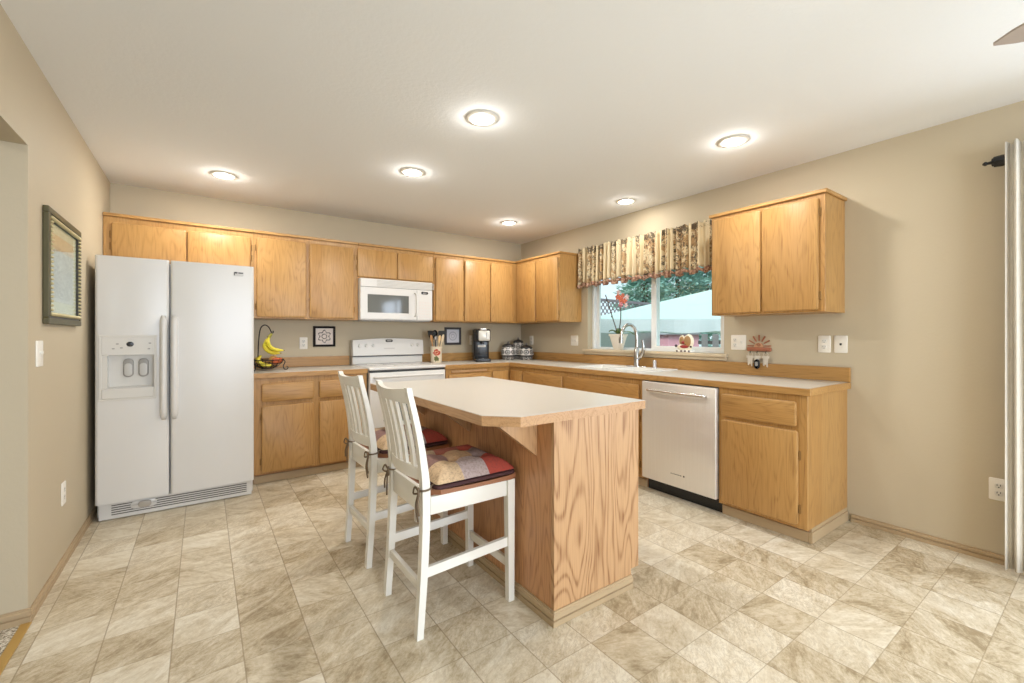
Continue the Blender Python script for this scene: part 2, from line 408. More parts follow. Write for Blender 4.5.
# ------------------------------------------------------------------ mesh helpers
class B:
    def __init__(s): s.bm = bmesh.new()
    def verts(s, pts): return [s.bm.verts.new(p) for p in pts]
    def face(s, vs):
        try: return s.bm.faces.new(vs)
        except ValueError: return None
    def box(s, x0, x1, y0, y1, z0, z1, bev=0.0, seg=2):
        if x0 > x1: x0, x1 = x1, x0
        if y0 > y1: y0, y1 = y1, y0
        if z0 > z1: z0, z1 = z1, z0
        v = s.verts([(x, y, z) for x in (x0, x1) for y in (y0, y1) for z in (z0, z1)])
        fs = [(0, 1, 3, 2), (4, 6, 7, 5), (0, 4, 5, 1), (2, 3, 7, 6), (0, 2, 6, 4), (1, 5, 7, 3)]
        f = [s.face([v[i] for i in q]) for q in fs]
        if bev > 0:
            es = list({e for q in f for e in q.edges})
            bmesh.ops.bevel(s.bm, geom=es, offset=bev, segments=seg, affect='EDGES', profile=0.5)
        return s
    def loft(s, rings, cap=True, closed=True):
        R = [s.verts(r) for r in rings]
        n = len(R[0])
        for a, b in zip(R, R[1:]):
            for i in range(n if closed else n - 1):
                j = (i + 1) % n
                s.face([a[i], a[j], b[j], b[i]])
        if cap:
            s.face(list(reversed(R[0]))); s.face(R[-1])
        return s
    def tube(s, pts, r, n=8, cap=True):
        pts = [Vector(p) for p in pts]
        rs = r if isinstance(r, (list, tuple)) else [r] * len(pts)
        rings = []; up = None
        for i, p in enumerate(pts):
            t = (pts[min(i + 1, len(pts) - 1)] - pts[max(i - 1, 0)])
            t = t.normalized() if t.length > 1e-9 else Vector((0, 0, 1))
            if up is None:
                up = Vector((0, 0, 1)) if abs(t.z) < 0.9 else Vector((1, 0, 0))
            a = t.cross(up)
            if a.length < 1e-6: a = t.cross(Vector((0, 1, 0)))
            a.normalize(); b = a.cross(t).normalized(); up = b
            rings.append([p + (a * math.cos(2 * PI * k / n) + b * math.sin(2 * PI * k / n)) * rs[i] for k in range(n)])
        return s.loft(rings, cap)
    def cyl(s, p0, p1, r, n=20): return s.tube([p0, p1], r, n)
    def lathe(s, prof, c=(0, 0, 0), n=24, axis='z'):
        rings = []
        for r, h in prof:
            ring = []
            for k in range(n):
                a = 2 * PI * k / n; u, w = r * math.cos(a), r * math.sin(a)
                q = (u, w, h) if axis == 'z' else ((h, u, w) if axis == 'x' else (u, h, w))
                ring.append((c[0] + q[0], c[1] + q[1], c[2] + q[2]))
            rings.append(ring)
        return s.loft(rings, True)
    def slab(s, fr, a0, a1, b0, b1, d0, d1, r=0.01, ch=0.004, n=4):
        """rounded rectangle a0..a1 x b0..b1 from depth d0 to d1 (d1 = face), chamfered face; fr(a, d, b) maps to the world"""
        if a0 > a1: a0, a1 = a1, a0
        def outline(i):
            rr = max(r - i * 0.5, 0.0005); pts = []
            for cx, cy, st in ((a1 - i - rr, b1 - i - rr, 0), (a0 + i + rr, b1 - i - rr, 90), (a0 + i + rr, b0 + i + rr, 180), (a1 - i - rr, b0 + i + rr, 270)):
                for k in range(n + 1):
                    an = math.radians(st + 90 * k / n)
                    pts.append((cx + rr * math.cos(an), cy + rr * math.sin(an)))
            return pts
        sg = 1 if d1 > d0 else -1
        L = [(0, d0), (0, d1 - sg * ch), (ch * 0.35, d1 - sg * ch * 0.35), (ch, d1)] if ch > 0 else [(0, d0), (0, d1)]
        return s.loft([[fr(a, d, b) for a, b in outline(i)] for i, d in L])
    def prism(s, poly, z0, z1, fr=None):
        fr = fr or (lambda a, b, z: (a, b, z))
        return s.loft([[fr(a, b, z0) for a, b in poly], [fr(a, b, z1) for a, b in poly]])
    def ball(s, c, r, sc=(1, 1, 1), n=12):
        m = Matrix.Translation(c) @ Matrix.Diagonal((sc[0], sc[1], sc[2], 1))
        bmesh.ops.create_uvsphere(s.bm, u_segments=n, v_segments=max(6, n * 2 // 3), radius=r, matrix=m)
        return s
    def frame(s, fr, a0, a1, b0, b1, w, d0, d1, bev=0.0):
        """four bars of width w around an opening"""
        for (p, q, u, v) in ((a0, a1, b0, b0 + w), (a0, a1, b1 - w, b1), (a0, a0 + w, b0 + w, b1 - w), (a1 - w, a1, b0 + w, b1 - w)):
            A = fr(p, d0, u); C = fr(q, d1, v)
            s.box(A[0], C[0], A[1], C[1], A[2], C[2], bev)
        return s

FR_BACK = lambda a, d, b: (a, -d, b)          # a along the back wall, d out of it, b up
FR_RIGHT = lambda a, d, b: (-d, a, b)         # a along the right wall, d out of it
LX = -4.0935
FR_LEFT = lambda a, d, b: (LX + d, a, b)

def root_of(o):
    while o.parent: o = o.parent
    return o
def build(name, b, m, parent=None, smooth=False, local=False):
    bm = b.bm
    bmesh.ops.recalc_face_normals(bm, faces=bm.faces[:])
    me = bpy.data.meshes.new(name)
    if parent is not None and not local:
        bm.transform(Matrix.Translation(-root_of(parent).location))
    bm.to_mesh(me); bm.free()
    if smooth is True:
        for p in me.polygons: p.use_smooth = True
    elif smooth:
        me.polygons.foreach_set('use_smooth', [True] * len(me.polygons))
        me.set_sharp_from_angle(angle=math.radians(smooth))
    me.materials.append(m)
    o = bpy.data.objects.new(name, me)
    COL.objects.link(o)
    if parent is not None: o.parent = parent
    return o
def thing(name, label, cat, loc=(0, 0, 0), group=None):
    o = bpy.data.objects.new(name, None); COL.objects.link(o)
    o.empty_display_size = 0.05
    o.location = loc; o['label'] = label; o['category'] = cat
    if group: o['group'] = group
    return o
def single(name, b, m, label, cat, loc=None, group=None, smooth=False):
    o = None
    if loc is not None:
        b.bm.transform(Matrix.Translation(-Vector(loc)))
    o = build(name, b, m, None, smooth)
    if loc is not None: o.location = loc
    o['label'] = label; o['category'] = cat
    if group: o['group'] = group
    return o
def struct(name, b, m, parent=None, smooth=False):
    o = build(name, b, m, parent, smooth)
    if parent is None: o['kind'] = 'structure'
    return o
def copy_tree(o, parent=None):
    c = o.copy(); COL.objects.link(c); c.parent = parent
    for ch in list(o.children): copy_tree(ch, c)
    return c
def bez(p, n=16):
    """smooth path through points (Catmull-Rom)"""
    P = [Vector(q) for q in p]; P = [2 * P[0] - P[1]] + P + [2 * P[-1] - P[-2]]
    out = []
    for i in range(1, len(P) - 2):
        for k in range(n):
            t = k / n
            out.append(0.5 * ((2 * P[i]) + (P[i + 1] - P[i - 1]) * t + (2 * P[i - 1] - 5 * P[i] + 4 * P[i + 1] - P[i + 2]) * t * t + (3 * P[i] - P[i - 1] - 3 * P[i + 1] + P[i + 2]) * t ** 3))
    out.append(P[-2]); return out

# ------------------------------------------------------------------ the room
H = 2.445
YB = -8.1                                       # far end of the dining room, behind the camera
b = B(); b.box(-4.10, 0.0, YB, 0.0, -0.1, 0.0); struct('floor', b, FLOOR)
b = B(); b.box(-6.6, -4.1005, YB, 0.15, -0.1, 0.002); struct('floor_carpet', b, CARPET)
b = B(); b.box(-6.75, 0.15, YB - 0.15, 0.15, H, H + 0.12); struct('ceiling', b, CEIL)
b = B(); b.box(-4.2135, 0.15, 0.0, 0.15, 0.0, H); struct('wall_back', b, WALL)
# right wall with the kitchen window and the sliding door
WY0, WY1, WZ0, WZ1 = -2.80, -1.245, 1.045, 2.07
DY0, DY1, DZ1 = -6.55, -4.75, 2.05
b = B()
b.box(0, 0.15, WY1, 0.0, 0, H); b.box(0, 0.15, WY0, WY1, 0, WZ0); b.box(0, 0.15, WY0, WY1, WZ1, H)
b.box(0, 0.15, DY1, WY0, 0, H); b.box(0, 0.15, DY0, DY1, DZ1, H); b.box(0, 0.15, YB, DY0, 0, H)
struct('wall_right', b, WALL)
# left wall, with the opening to the carpeted room; its corner is rounded
LY0, LZ = -2.005, 2.033
b = B()
b.box(LX - 0.12, LX, LY0, 0.0, 0, H, 0.0)
b.box(LX - 0.12, LX, -4.3, LY0, LZ, H)
b.box(LX - 0.12, LX, YB, -4.3, 0, H)
struct('wall_left', b, WALL)
b = B(); b.box(-6.75, -6.6, YB, 0.15, 0, H); struct('wall_far_left', b, WALL)
b = B(); b.box(-6.6, LX - 0.1205, 0.0, 0.15, 0, H); struct('wall_side_room', b, WALL)
# rear wall with an assumed wide window opening for the fill light (behind the camera)
b = B(); b.box(-6.75, -3.8, YB - 0.15, YB, 0, H); b.box(-0.6, 0.15, YB - 0.15, YB, 0, H)
b.box(-3.8, -0.6, YB - 0.15, YB, 0, 0.45); b.box(-3.8, -0.6, YB - 0.15, YB, 2.2, H)
struct('wall_rear', b, WALL)

def baseboard(name, pts_fr, a0, a1, h=0.05, t=0.012):
    b = B()
    prof = [(0, 0), (t, 0), (t, h * 0.42), (t * 0.4, h * 0.46), (t * 0.4, h * 0.55), (t, h * 0.59), (t * 0.9, h * 0.8), (t * 0.45, h * 0.86), (t * 0.45, h), (0, h)]
    b.loft([[pts_fr(a0, d + 0.0004, z) for d, z in prof], [pts_fr(a1, d + 0.0004, z) for d, z in prof]])
    return struct(name, b, TAUPE)
baseboard('baseboard_right', FR_RIGHT, -4.7, -3.660)
baseboard('baseboard_left', FR_LEFT, LY0, -0.02)
baseboard('baseboard_jamb', lambda a, d, z: (a, LY0 - d, z), LX - 0.12, LX + 0.010, 0.062)
b = B(); b.box(-4.112, -4.078, -4.3, LY0 - 0.013, 0.0005, 0.007, 0.002); struct('trim_1', b, BRASS_STRIP)

# ------------------------------------------------------------------ cabinets
def hinge(fr, a, z, d, parent, side):
    b = B()
    b.slab(fr, a - 0.006, a + 0.006, z - 0.028, z + 0.028, d - 0.002, d + 0.003, 0.005, 0.001)
    A = fr(a + side * 0.002, d + 0.004, z - 0.022); C = fr(a + side * 0.002, d + 0.004, z + 0.022)
    b.cyl(A, C, 0.0045, 8)
    return build('hinge', b, BRASS, parent, 40)
def door(name, fr, a0, a1, z0, z1, d, parent, hs=0, axis=2, kind='honey', hz=None):
    b = B(); b.slab(fr, a0, a1, z0, z1, d + 0.0005, d + 0.020, 0.018, 0.007, 5)
    o = build(name, b, oak(kind, axis), parent, 25)
    if hs:
        a = (a1 + 0.007) if hs > 0 else (a0 - 0.007)
        for z in hz or (z0 + 0.09, z1 - 0.09): hinge(fr, a, z, d, o, -hs)
    return o
def carcass(fr, a0, a1, z0, z1, d, parent, kind='honey', stile=0.03, top_rail=0.05, bot_rail=0.03, name='cabinet_box'):
    """box plus a face frame, which is a part of its own"""
    b = B(); A = fr(a0, 0.001, z0); C = fr(a1, d - 0.02, z1); b.box(A[0], C[0], A[1], C[1], A[2], C[2])
    build(name, b, oak(kind, 2, 0.3), parent)
    b = B(); A = fr(a0, d - 0.0198, z0); C = fr(a1, d, z1); b.box(A[0], C[0], A[1], C[1], A[2], C[2], 0.0015, 1)
    return build('face_frame', b, oak(kind, 2, 0.06), parent)
G = 0.0008
UD = 0.325                                       # depth of wall cabinets
UB, UT = 1.372, 2.112
def crown(fr, a0, a1, parent, d=UD, ends=(0, 0)):
    b = B()
    A = fr(a0 - 0.015 * ends[0], 0.001, UT + 0.0005); C = fr(a1 + 0.015 * ends[1], d + 0.016, UT + 0.024)
    b.box(A[0], C[0], A[1], C[1], A[2], C[2], 0.004)
    return build('top_moulding', b, oak('honey', 0 if fr is FR_BACK else 1, 0.3), parent)

def upper(label, fr, a0, a1, doors, z0=UB, ends=(0, 0)):
    c = fr((a0 + a1) / 2, 0, z0)
    t = thing('wall_cabinet', label, 'cabinet', c, 'wall cabinets')
    carcass(fr, a0 + G, a1 - G, z0, UT, UD, t)
    for (p, q, y0, y1, hs) in doors:
        door('door', fr, p, q, y0, y1, UD, t, hs)
    crown(fr, a0 + G, a1 - G, t, UD, ends)
    return t
upper('two-door oak wall cabinet high above the white refrigerator', FR_BACK, LX + 0.002, -3.127,
      [(-4.044, -3.598, 1.80, 2.068, -1), (-3.589, -3.150, 1.80, 2.068, 1)], 1.775)
upper('tall two-door oak wall cabinet over the fruit stand, next to the refrigerator', FR_BACK, -3.127, -2.2395,
      [(-3.107, -2.710, 1.383, 2.075, -1), (-2.681, -2.284, 1.383, 2.075, 1)])
upper('short two-door oak wall cabinet above the microwave', FR_BACK, -2.2395, -1.430,
      [(-2.249, -1.852, 1.800, 2.078, -1), (-1.841, -1.446, 1.800, 2.078, 1)], 1.785)
upper('single-door oak wall cabinet just right of the microwave', FR_BACK, -1.430, -1.060, [(-1.409, -1.069, 1.380, 2.078, -1)])
upper('two-door oak wall cabinet above the coffee maker, reaching the room corner', FR_BACK, -1.060, -0.002,
      [(-1.049, -0.709, 1.380, 2.078, -1), (-0.697, -0.384, 1.380, 2.078, -1)])
# return leg on the right wall, beside the window
t = upper('two-door oak wall cabinet on the right wall between the corner and the valance', FR_RIGHT, -1.150, -0.345,
      [(-0.736, -0.377, 1.380, 2.078, 0), (-1.130, -0.757, 1.380, 2.078, -1)], UB, (1, 0))
t = upper('oak wall cabinet standing alone to the right of the window', FR_RIGHT, -3.624, -2.880,
      [(-3.243, -2.896, 1.383, 2.090, 0), (-3.590, -3.255, 1.383, 2.090, -1)], UB, (1, 1))

# base cabinets
BD = 0.62
BZ0, BZ1 = 0.085, 0.874
def toe(fr, a0, a1, parent, d=0.575, kind='tan'):
    b = B(); A = fr(a0, 0.02, 0.0005); C = fr(a1, d - 0.008, BZ0 - 0.0005); b.box(A[0], C[0], A[1], C[1], A[2], C[2])
    build('plinth', b, oak('russet', 2, 0.4), parent)
    b = B(); A = fr(a0, d - 0.0075, 0.0005); C = fr(a1, d + 0.004, 0.064); b.box(A[0], C[0], A[1], C[1], A[2], C[2], 0.003)
    build('base_strip', b, TAUPE, parent)
def drawer(fr, a0, a1, z0, z1, parent, d=BD):
    b = B(); b.slab(fr, a0, a1, z0, z1, d + 0.0005, d + 0.020, 0.018, 0.007, 5)
    return build('drawer_front', b, oak('honey', 0 if fr is FR_BACK else 1, 0.2), parent, 25)

t = thing('base_cabinet', 'oak base cabinet with drawers and doors between refrigerator and stove', 'cabinet', (-2.7, -0.3, 0), 'base cabinets')
carcass(FR_BACK, -3.150, -2.243, BZ0, BZ1, BD, t)
drawer(FR_BACK, -3.097, -2.700, 0.675, 0.826, t); drawer(FR_BACK, -2.658, -2.275, 0.675, 0.826, t)
door('door', FR_BACK, -3.097, -2.700, 0.098, 0.645, BD, t, -1); door('door', FR_BACK, -2.658, -2.275, 0.098, 0.645, BD, t, 1)
toe(FR_BACK, -3.150, -2.243, t)

t = thing('base_cabinet', 'oak base cabinet with pull-out cutting board just right of the stove', 'cabinet', (-1.15, -0.3, 0), 'base cabinets')
carcass(FR_BACK, -1.430, -0.862, BZ0, BZ1, BD, t)
b = B(); b.slab(FR_BACK, -1.365, -0.935, 0.830, 0.852, 0.05 + BD - 0.049, BD + 0.016, 0.004, 0.003)
build('cutting_board', b, oak('tan', 0, 0.2), t)
drawer(FR_BACK, -1.405, -0.885, 0.675, 0.812, t)
door('door', FR_BACK, -1.405, -1.152, 0.098, 0.645, BD, t, -1); door('door', FR_BACK, -1.140, -0.885, 0.098, 0.645, BD, t, 1)
toe(FR_BACK, -1.430, -0.862, t)

t = thing('corner_base_cabinet', 'oak corner base cabinet with folded doors under the counter corner', 'cabinet', (-0.4, -0.4, 0), 'base cabinets')
b = B(); b.prism([(-0.8612, -0.001), (-0.001, -0.001), (-0.001, -0.8712), (-0.61, -0.8712), (-0.61, -0.61), (-0.8612, -0.61)], BZ0, BZ1)
build('cabinet_box', b, oak('honey', 2, 0.3), t)
b = B(); b.slab(FR_BACK, -0.858, -0.645, 0.098, 0.826, 0.6105, 0.635, 0.018, 0.007, 5); build('door', b, oak('honey', 2), t, 25)
b = B(); b.slab(FR_RIGHT, -0.868, -0.645, 0.098, 0.826, 0.6105, 0.635, 0.018, 0.007, 5); build('door', b, oak('honey', 2), t, 25)
b = B(); b.prism([(-0.8612, -0.02), (-0.02, -0.02), (-0.02, -0.8712), (-0.56, -0.8712), (-0.56, -0.56), (-0.8612, -0.56)], 0.0005, BZ0 - 0.0005)
build('plinth', b, TAUPE, t)

t = thing('base_cabinet', 'oak base cabinet with one drawer between counter corner and sink cabinet', 'cabinet', (-0.3, -1.2, 0), 'base cabinets')
carcass(FR_RIGHT, -1.548, -0.8720, BZ0, BZ1, BD, t)
drawer(FR_RIGHT, -1.528, -0.890, 0.675, 0.826, t)
door('door', FR_RIGHT, -1.528, -1.214, 0.098, 0.645, BD, t, -1); door('door', FR_RIGHT, -1.202, -0.890, 0.098, 0.645, BD, t, 1)
toe(FR_RIGHT, -1.548, -0.8720, t)

t = thing('sink_cabinet', 'oak sink base cabinet under the window beside the dishwasher', 'cabinet', (-0.3, -2.01, 0), 'base cabinets')
b = B()
b.box(-0.6, -0.001, -1.567, -1.5485, BZ0, BZ1); b.box(-0.6, -0.001, -2.481, -2.462, BZ0, BZ1)
b.box(-0.6, -0.001, -2.462, -1.567, BZ0, 0.11); b.box(-0.02, -0.001, -2.462, -1.567, 0.11, BZ1)
build('cabinet_box', b, oak('honey', 2, 0.3), t)
b = B(); b.box(-0.62, -0.6002, -2.481, -1.5485, BZ0, BZ1, 0.0015, 1); build('face_frame', b, oak('honey', 2, 0.06), t)
drawer(FR_RIGHT, -2.447, -1.571, 0.675, 0.826, t)
door('door', FR_RIGHT, -2.005, -1.571, 0.098, 0.645, BD, t, 1); door('door', FR_RIGHT, -2.447, -2.013, 0.098, 0.645, BD, t, -1)
toe(FR_RIGHT, -2.481, -1.5485, t)

t = thing('base_cabinet', 'oak base cabinet at the counter end, right of the stainless dishwasher', 'cabinet', (-0.3, -3.38, 0), 'base cabinets')
carcass(FR_RIGHT, -3.637, -3.104, BZ0, BZ1, BD, t)
drawer(FR_RIGHT, -3.582, -3.128, 0.682, 0.832, t)
door('door', FR_RIGHT, -3.590, -3.128, 0.105, 0.660, BD, t, -1, hz=(0.20, 0.515))
toe(FR_RIGHT, -3.625, -3.104, t)
b = B(); b.box(-0.565, -0.002, -3.638, -3.6255, 0.064, BZ0); b.box(-0.579, -0.013, -3.647, -3.6255, 0.0005, 0.064, 0.003)
build('base_strip', b, TAUPE, t)

# countertops: oak-edged cream laminate with oak backsplash
def top_piece(b_lam, b_edge, x0, x1, y0, y1):
    pass
t = thing('countertop', 'short cream laminate countertop with fruit stand, left of the stove', 'countertop', (-2.7, -0.3, 0.875), 'countertops')
b = B(); b.box(-3.158, -2.2395, -0.622, -0.0012, 0.8745, 0.914, 0.001, 1); build('laminate_top', b, LAMINATE, t)
b = B(); b.box(-3.158, -2.2395, -0.640, -0.6222, 0.8715, 0.9125, 0.003); build('edge_strip', b, oak('honey', 0, 0.3), t)
b = B(); b.box(-3.158, -2.2395, -0.020, -0.0012, 0.9143, 1.010, 0.003); build('backsplash', b, oak('honey', 0, 0.3), t)
SX0, SX1, SY0, SY1 = -0.555, -0.075, -2.385, -1.600         # sink cut-out
t = thing('countertop', 'long L-shaped cream laminate countertop running under the window', 'countertop', (-0.4, -1.8, 0.875), 'countertops')
b = B()
for q in ((-1.4465, -0.0012, -0.622, -0.0012), (-0.622, -0.0012, SY1, -0.622), (-0.622, SX0, SY0, SY1), (SX1, -0.0012, SY0, SY1), (-0.622, -0.0012, -3.640, SY0)):
    b.box(q[0], q[1], q[2], q[3], 0.8745, 0.914)
build('laminate_top', b, LAMINATE, t)
b = B(); b.box(-1.4465, -0.640, -0.640, -0.6222, 0.8715, 0.9125, 0.003); b.box(-0.640, -0.6222, -3.658, -0.640, 0.8715, 0.9125, 0.003)
b.box(-0.6222, -0.0012, -3.658, -3.6402, 0.8715, 0.9125, 0.003)
build('edge_strip', b, oak('honey', 1, 0.3), t)
b = B(); b.box(-1.4465, -0.0012, -0.020, -0.0012, 0.9143, 1.010, 0.003); build('backsplash', b, oak('honey', 0, 0.3), t)
b = B(); b.box(-0.020, -0.0012, -3.658, -0.0205, 0.9143, 1.010, 0.003); build('backsplash', b, oak('honey', 1, 0.3), t)

# ------------------------------------------------------------------ refrigerator
FX0, FX1, FS = -4.046, -3.159, -3.664
t = thing('refrigerator', 'white side-by-side refrigerator with dispenser in its left door', 'refrigerator', (-3.607, -0.45, 0))
b = B(); b.box(FX0 + 0.004, FX1 - 0.004, -0.792, -0.05, 0.02, 1.728, 0.004); build('cabinet_shell', b, WHITE_APPL, t)
def dsec(x0, x1, y0=-0.800, y1=-0.862, r=0.020, rl=True, rr=True):
    p = [(x0, y0)]
    if rl: p += [(x0 + r - r * math.cos(a), y1 + r - r * math.sin(a)) for a in [PI / 2 * k / 5 for k in range(6)]]
    else: p += [(x0, y1)]
    if rr: p += [(x1 - r + r * math.sin(a), y1 + r - r * math.cos(a)) for a in [PI / 2 * k / 5 for k in range(6)]]
    else: p += [(x1, y1)]
    return p + [(x1, y0)]
DZ0, DZT = 0.122, 1.743
RX0, RX1, RZ0, RZ1 = -3.985, -3.748, 0.875, 1.090           # dispenser recess
b = B()
d = dsec(FX0, FS - 0.004)
b.prism(d, DZ0, RZ0); b.prism(d, RZ1, DZT)
b.prism(dsec(FX0, RX0, rr=False), RZ0, RZ1); b.prism(dsec(RX1, FS - 0.004, rl=False), RZ0, RZ1)
b.box(RX0, RX1, -0.803, -0.800, RZ0, RZ1)
fd = build('door', b, WHITE_APPL, t, 35)
fd['label'] = 'freezer door with water and ice dispenser'
b = B(); b.prism(dsec(FS + 0.004, FX1), DZ0, DZT); rd = build('door', b, WHITE_APPL, t, 35)
def fridge_handle(xc, parent):
    b = B(); rings = []
    N = 24
    for i in range(N + 1):
        u = i / N; z = 0.640 + u * 0.720
        e = min(1, min(u, 1 - u) / 0.10); e = math.sqrt(max(0, 1 - (1 - e) ** 2))
        w = 0.012 + 0.010 * e; dd = 0.003 + 0.045 * e
        rings.append([(xc + w * math.cos(a), -0.8625 - dd * max(0.0, math.sin(a)) ** 0.8, z) for a in [PI * k / 10 for k in range(11)]])
    b.loft(rings)
    return build('handle', b, WHITE_APPL, parent, 50)
fridge_handle(-3.697, fd); fridge_handle(-3.638, rd)
b = B()
b.frame(FR_BACK, -4.026, -3.734, 0.793, 1.225, 0.014, 0.8622, 0.868, 0.002)
b.box(-4.012, -3.748, -0.867, -0.8622, 1.092, 1.211, 0.002)
b.box(-4.012, RX0, -0.866, -0.8622, 0.874, 1.092); b.box(-4.012, -3.748, -0.872, -0.8622, 0.807, 0.873, 0.004)
db = build('dispenser_panel', b, mat('dispenser_white', rgb(212, 208, 200), 0.35), fd)
b = B(); b.box(RX0 + 0.001, RX1 - 0.001, -0.8035, -0.8030, RZ0 + 0.001, RZ1 - 0.001); b.box(RX0 + 0.001, RX1 - 0.001, -0.850, -0.8037, RZ0 + 0.0005, RZ0 + 0.004)
build('recess_liner', b, mat('pale_liner', rgb(214, 210, 202), 0.4), fd)
for x0 in (-3.912, -3.834):
    b = B(); b.slab(FR_BACK, x0, x0 + 0.053, 0.942, 1.066, 0.804, 0.822, 0.024, 0.005, 6); pp = build('paddle', b, GREY_PLASTIC, fd, 40)
    b = B(); b.slab(FR_BACK, x0 + 0.007, x0 + 0.046, 0.950, 1.035, 0.8222, 0.824, 0.019, 0.001, 6); build('paddle_pad', b, mat('pale_grey_pad', rgb(196, 193, 187), 0.4), fd, 40)
b = B(); b.slab(FR_BACK, -3.890, -3.853, 1.148, 1.180, 0.867, 0.8695, 0.0155, 0.001, 8); build('dispenser_badge', b, DARK_PLASTIC, fd, 40)
for x, z in ((-3.935, 1.166), (-3.955, 1.135), (-3.77, 1.170), (-3.775, 1.132), (-3.915, 1.140)):
    b = B(); b.slab(FR_BACK, x - 0.007, x + 0.007, z - 0.004, z + 0.004, 0.867, 0.868, 0.003, 0); build('dispenser_button', b, GREY_PLASTIC, fd)
b = B(); b.slab(FR_BACK, -3.291, -3.226, 1.665, 1.697, 0.862, 0.8645, 0.008, 0.001); bd = build('badge', b, mat('pale_grey_badge', rgb(200, 196, 190), 0.35), rd)
b = B()
b.slab(FR_BACK, -3.288, -3.266, 1.683, 1.694, 0.8646, 0.8652, 0.003, 0); b.slab(FR_BACK, -3.262, -3.230, 1.684, 1.692, 0.8646, 0.8652, 0.003, 0)
b.slab(FR_BACK, -3.288, -3.283, 1.669, 1.685, 0.8646, 0.8652, 0.002, 0); build('badge_lettering', b, DARK_PLASTIC, rd)
# base grille
b = B(); b.box(FX0 + 0.012, FX1 - 0.012, -0.812, -0.794, 0.004, 0.112, 0.004)
gr = build('base_grille', b, WHITE_APPL, t); FRIDGE = t
b = B()
for k in range(5):
    z = 0.030 + k * 0.015
    b.box(FX0 + 0.075, FX1 - 0.075 + 0.03, -0.8132, -0.8122, z, z + 0.0065)
build('grille_slot', b, mat('grille_slot_dark', rgb(92, 88, 82), 0.6), gr)
b = B(); b.slab(FR_BACK, -3.875, -3.735, 0.048, 0.100, 0.8134, 0.817, 0.026, 0.002, 8)
build('filter_surround', b, WHITE_APPL, gr, 40)
b = B(); b.slab(FR_BACK, -3.835, -3.765, 0.052, 0.096, 0.8172, 0.828, 0.02, 0.004, 8); build('filter_knob', b, mat('filter_cap', rgb(176, 168, 156), 0.35), gr, 40)

FRIDGE.location.x -= 0.010; FRIDGE.location.y -= 0.010
# ------------------------------------------------------------------ stove
t = thing('stove', 'white freestanding electric stove below the microwave', 'stove', (-1.843, -0.33, 0))
X0, X1 = -2.232, -1.454
b = B(); b.box(X0 + 0.003, X1 - 0.003, -0.63, -0.03, 0.02, 0.894, 0.003); build('oven_body', b, WHITE_APPL, t)
b = B(); b.box(X0, X1, -0.668, -0.022, 0.8945, 0.922, 0.008, 3); build('cooktop', b, WHITE_APPL, t, 40)
for cx, cy, r in ((-2.04, -0.48, 0.105), (-2.04, -0.22, 0.08), (-1.65, -0.48, 0.08), (-1.65, -0.22, 0.105)):
    b = B(); b.lathe([(r, 0.9222), (r, 0.9228)], (cx, cy, 0), 28); build('burner', b, mat('burner_ring', rgb(206, 202, 196), 0.3), t)
b = B()
arc = [(X0, 1.008)] + [(X0 + (X1 - X0) * k / 16, 1.172 + 0.020 * math.sin(PI * k / 16)) for k in range(17)] + [(X1, 1.008)]
b.loft([[(a, -0.022, z) for a, z in arc], [(a, -0.095 - 0.02 * (1.20 - z) / 0.2, z) for a, z in arc], [(X0 + (a - X0) * 0.99 + 0.004, -0.1 - 0.02 * (1.20 - z) / 0.2, z - 0.004 if z > 1.1 else z + 0.004) for a, z in arc]])
bgd = build('backguard', b, WHITE_APPL, t, 40)
b = B(); b.box(X0 + 0.004, X1 - 0.004, -0.088, -0.022, 0.9225, 0.998, 0.003); b.box(X0 + 0.01, X1 - 0.01, -0.07, -0.03, 0.997, 1.009); build('backguard_base', b, WHITE_APPL, t)
b = B(); b.box(X0 + 0.006, X1 - 0.006, -0.104, -0.071, 0.9985, 1.0075); build('backguard_gap', b, DARK_PLASTIC, t)
for x in (-2.165, -2.094, -2.023, -1.590, -1.522):
    b = B(); b.lathe([(0.021, -0.1105), (0.021, -0.114), (0.0165, -0.1145), (0.015, -0.130), (0.012, -0.133)], (x, 0, 1.115), 20, 'y'); kn = build('knob', b, WHITE_APPL, t, 40)
    b = B(); b.box(x - 0.002, x + 0.002, -0.1345, -0.1332, 1.115, 1.128); build('pointer', b, GREY_PLASTIC, kn)
b = B(); b.slab(FR_BACK, -1.888, -1.808, 1.150, 1.178, 0.1055, 0.1085, 0.0138, 0.001, 8); build('badge', b, DARK_PLASTIC, t, 40)
b = B(); b.slab(FR_BACK, -1.872, -1.824, 1.159, 1.169, 0.1086, 0.1092, 0.004, 0, 4); build('badge_lettering', b, GREY_PLASTIC, t)
b = B(); b.slab(FR_BACK, -1.905, -1.79, 1.075, 1.088, 0.112, 0.1135, 0.003, 0); build('control_display', b, mat('pale_grey_mark', rgb(196, 192, 188), 0.4), t)
b = B(); b.box(X0 + 0.006, X1 - 0.006, -0.655, -0.6305, 0.8735, 0.8935); build('door_gap_shade', b, DARK_PLASTIC, t)  # dark strip set into the open gap to stand for its shade
b = B(); b.slab(FR_BACK, X0 + 0.004, X1 - 0.004, 0.235, 0.872, 0.6305, 0.665, 0.01, 0.005); od = build('oven_door', b, WHITE_APPL, t, 35)
b = B(); b.slab(FR_BACK, -2.10, -1.586, 0.40, 0.66, 0.6652, 0.667, 0.02, 0.001); build('oven_window', b, DARKGLASS, od)
b = B(); b.tube(bez([(X0 + 0.05, -0.665, 0.828), (X0 + 0.07, -0.705, 0.832), (-1.843, -0.715, 0.834), (X1 - 0.07, -0.705, 0.832), (X1 - 0.05, -0.665, 0.828)], 10), 0.012, 10); build('handle', b, WHITE_APPL, od, 60)
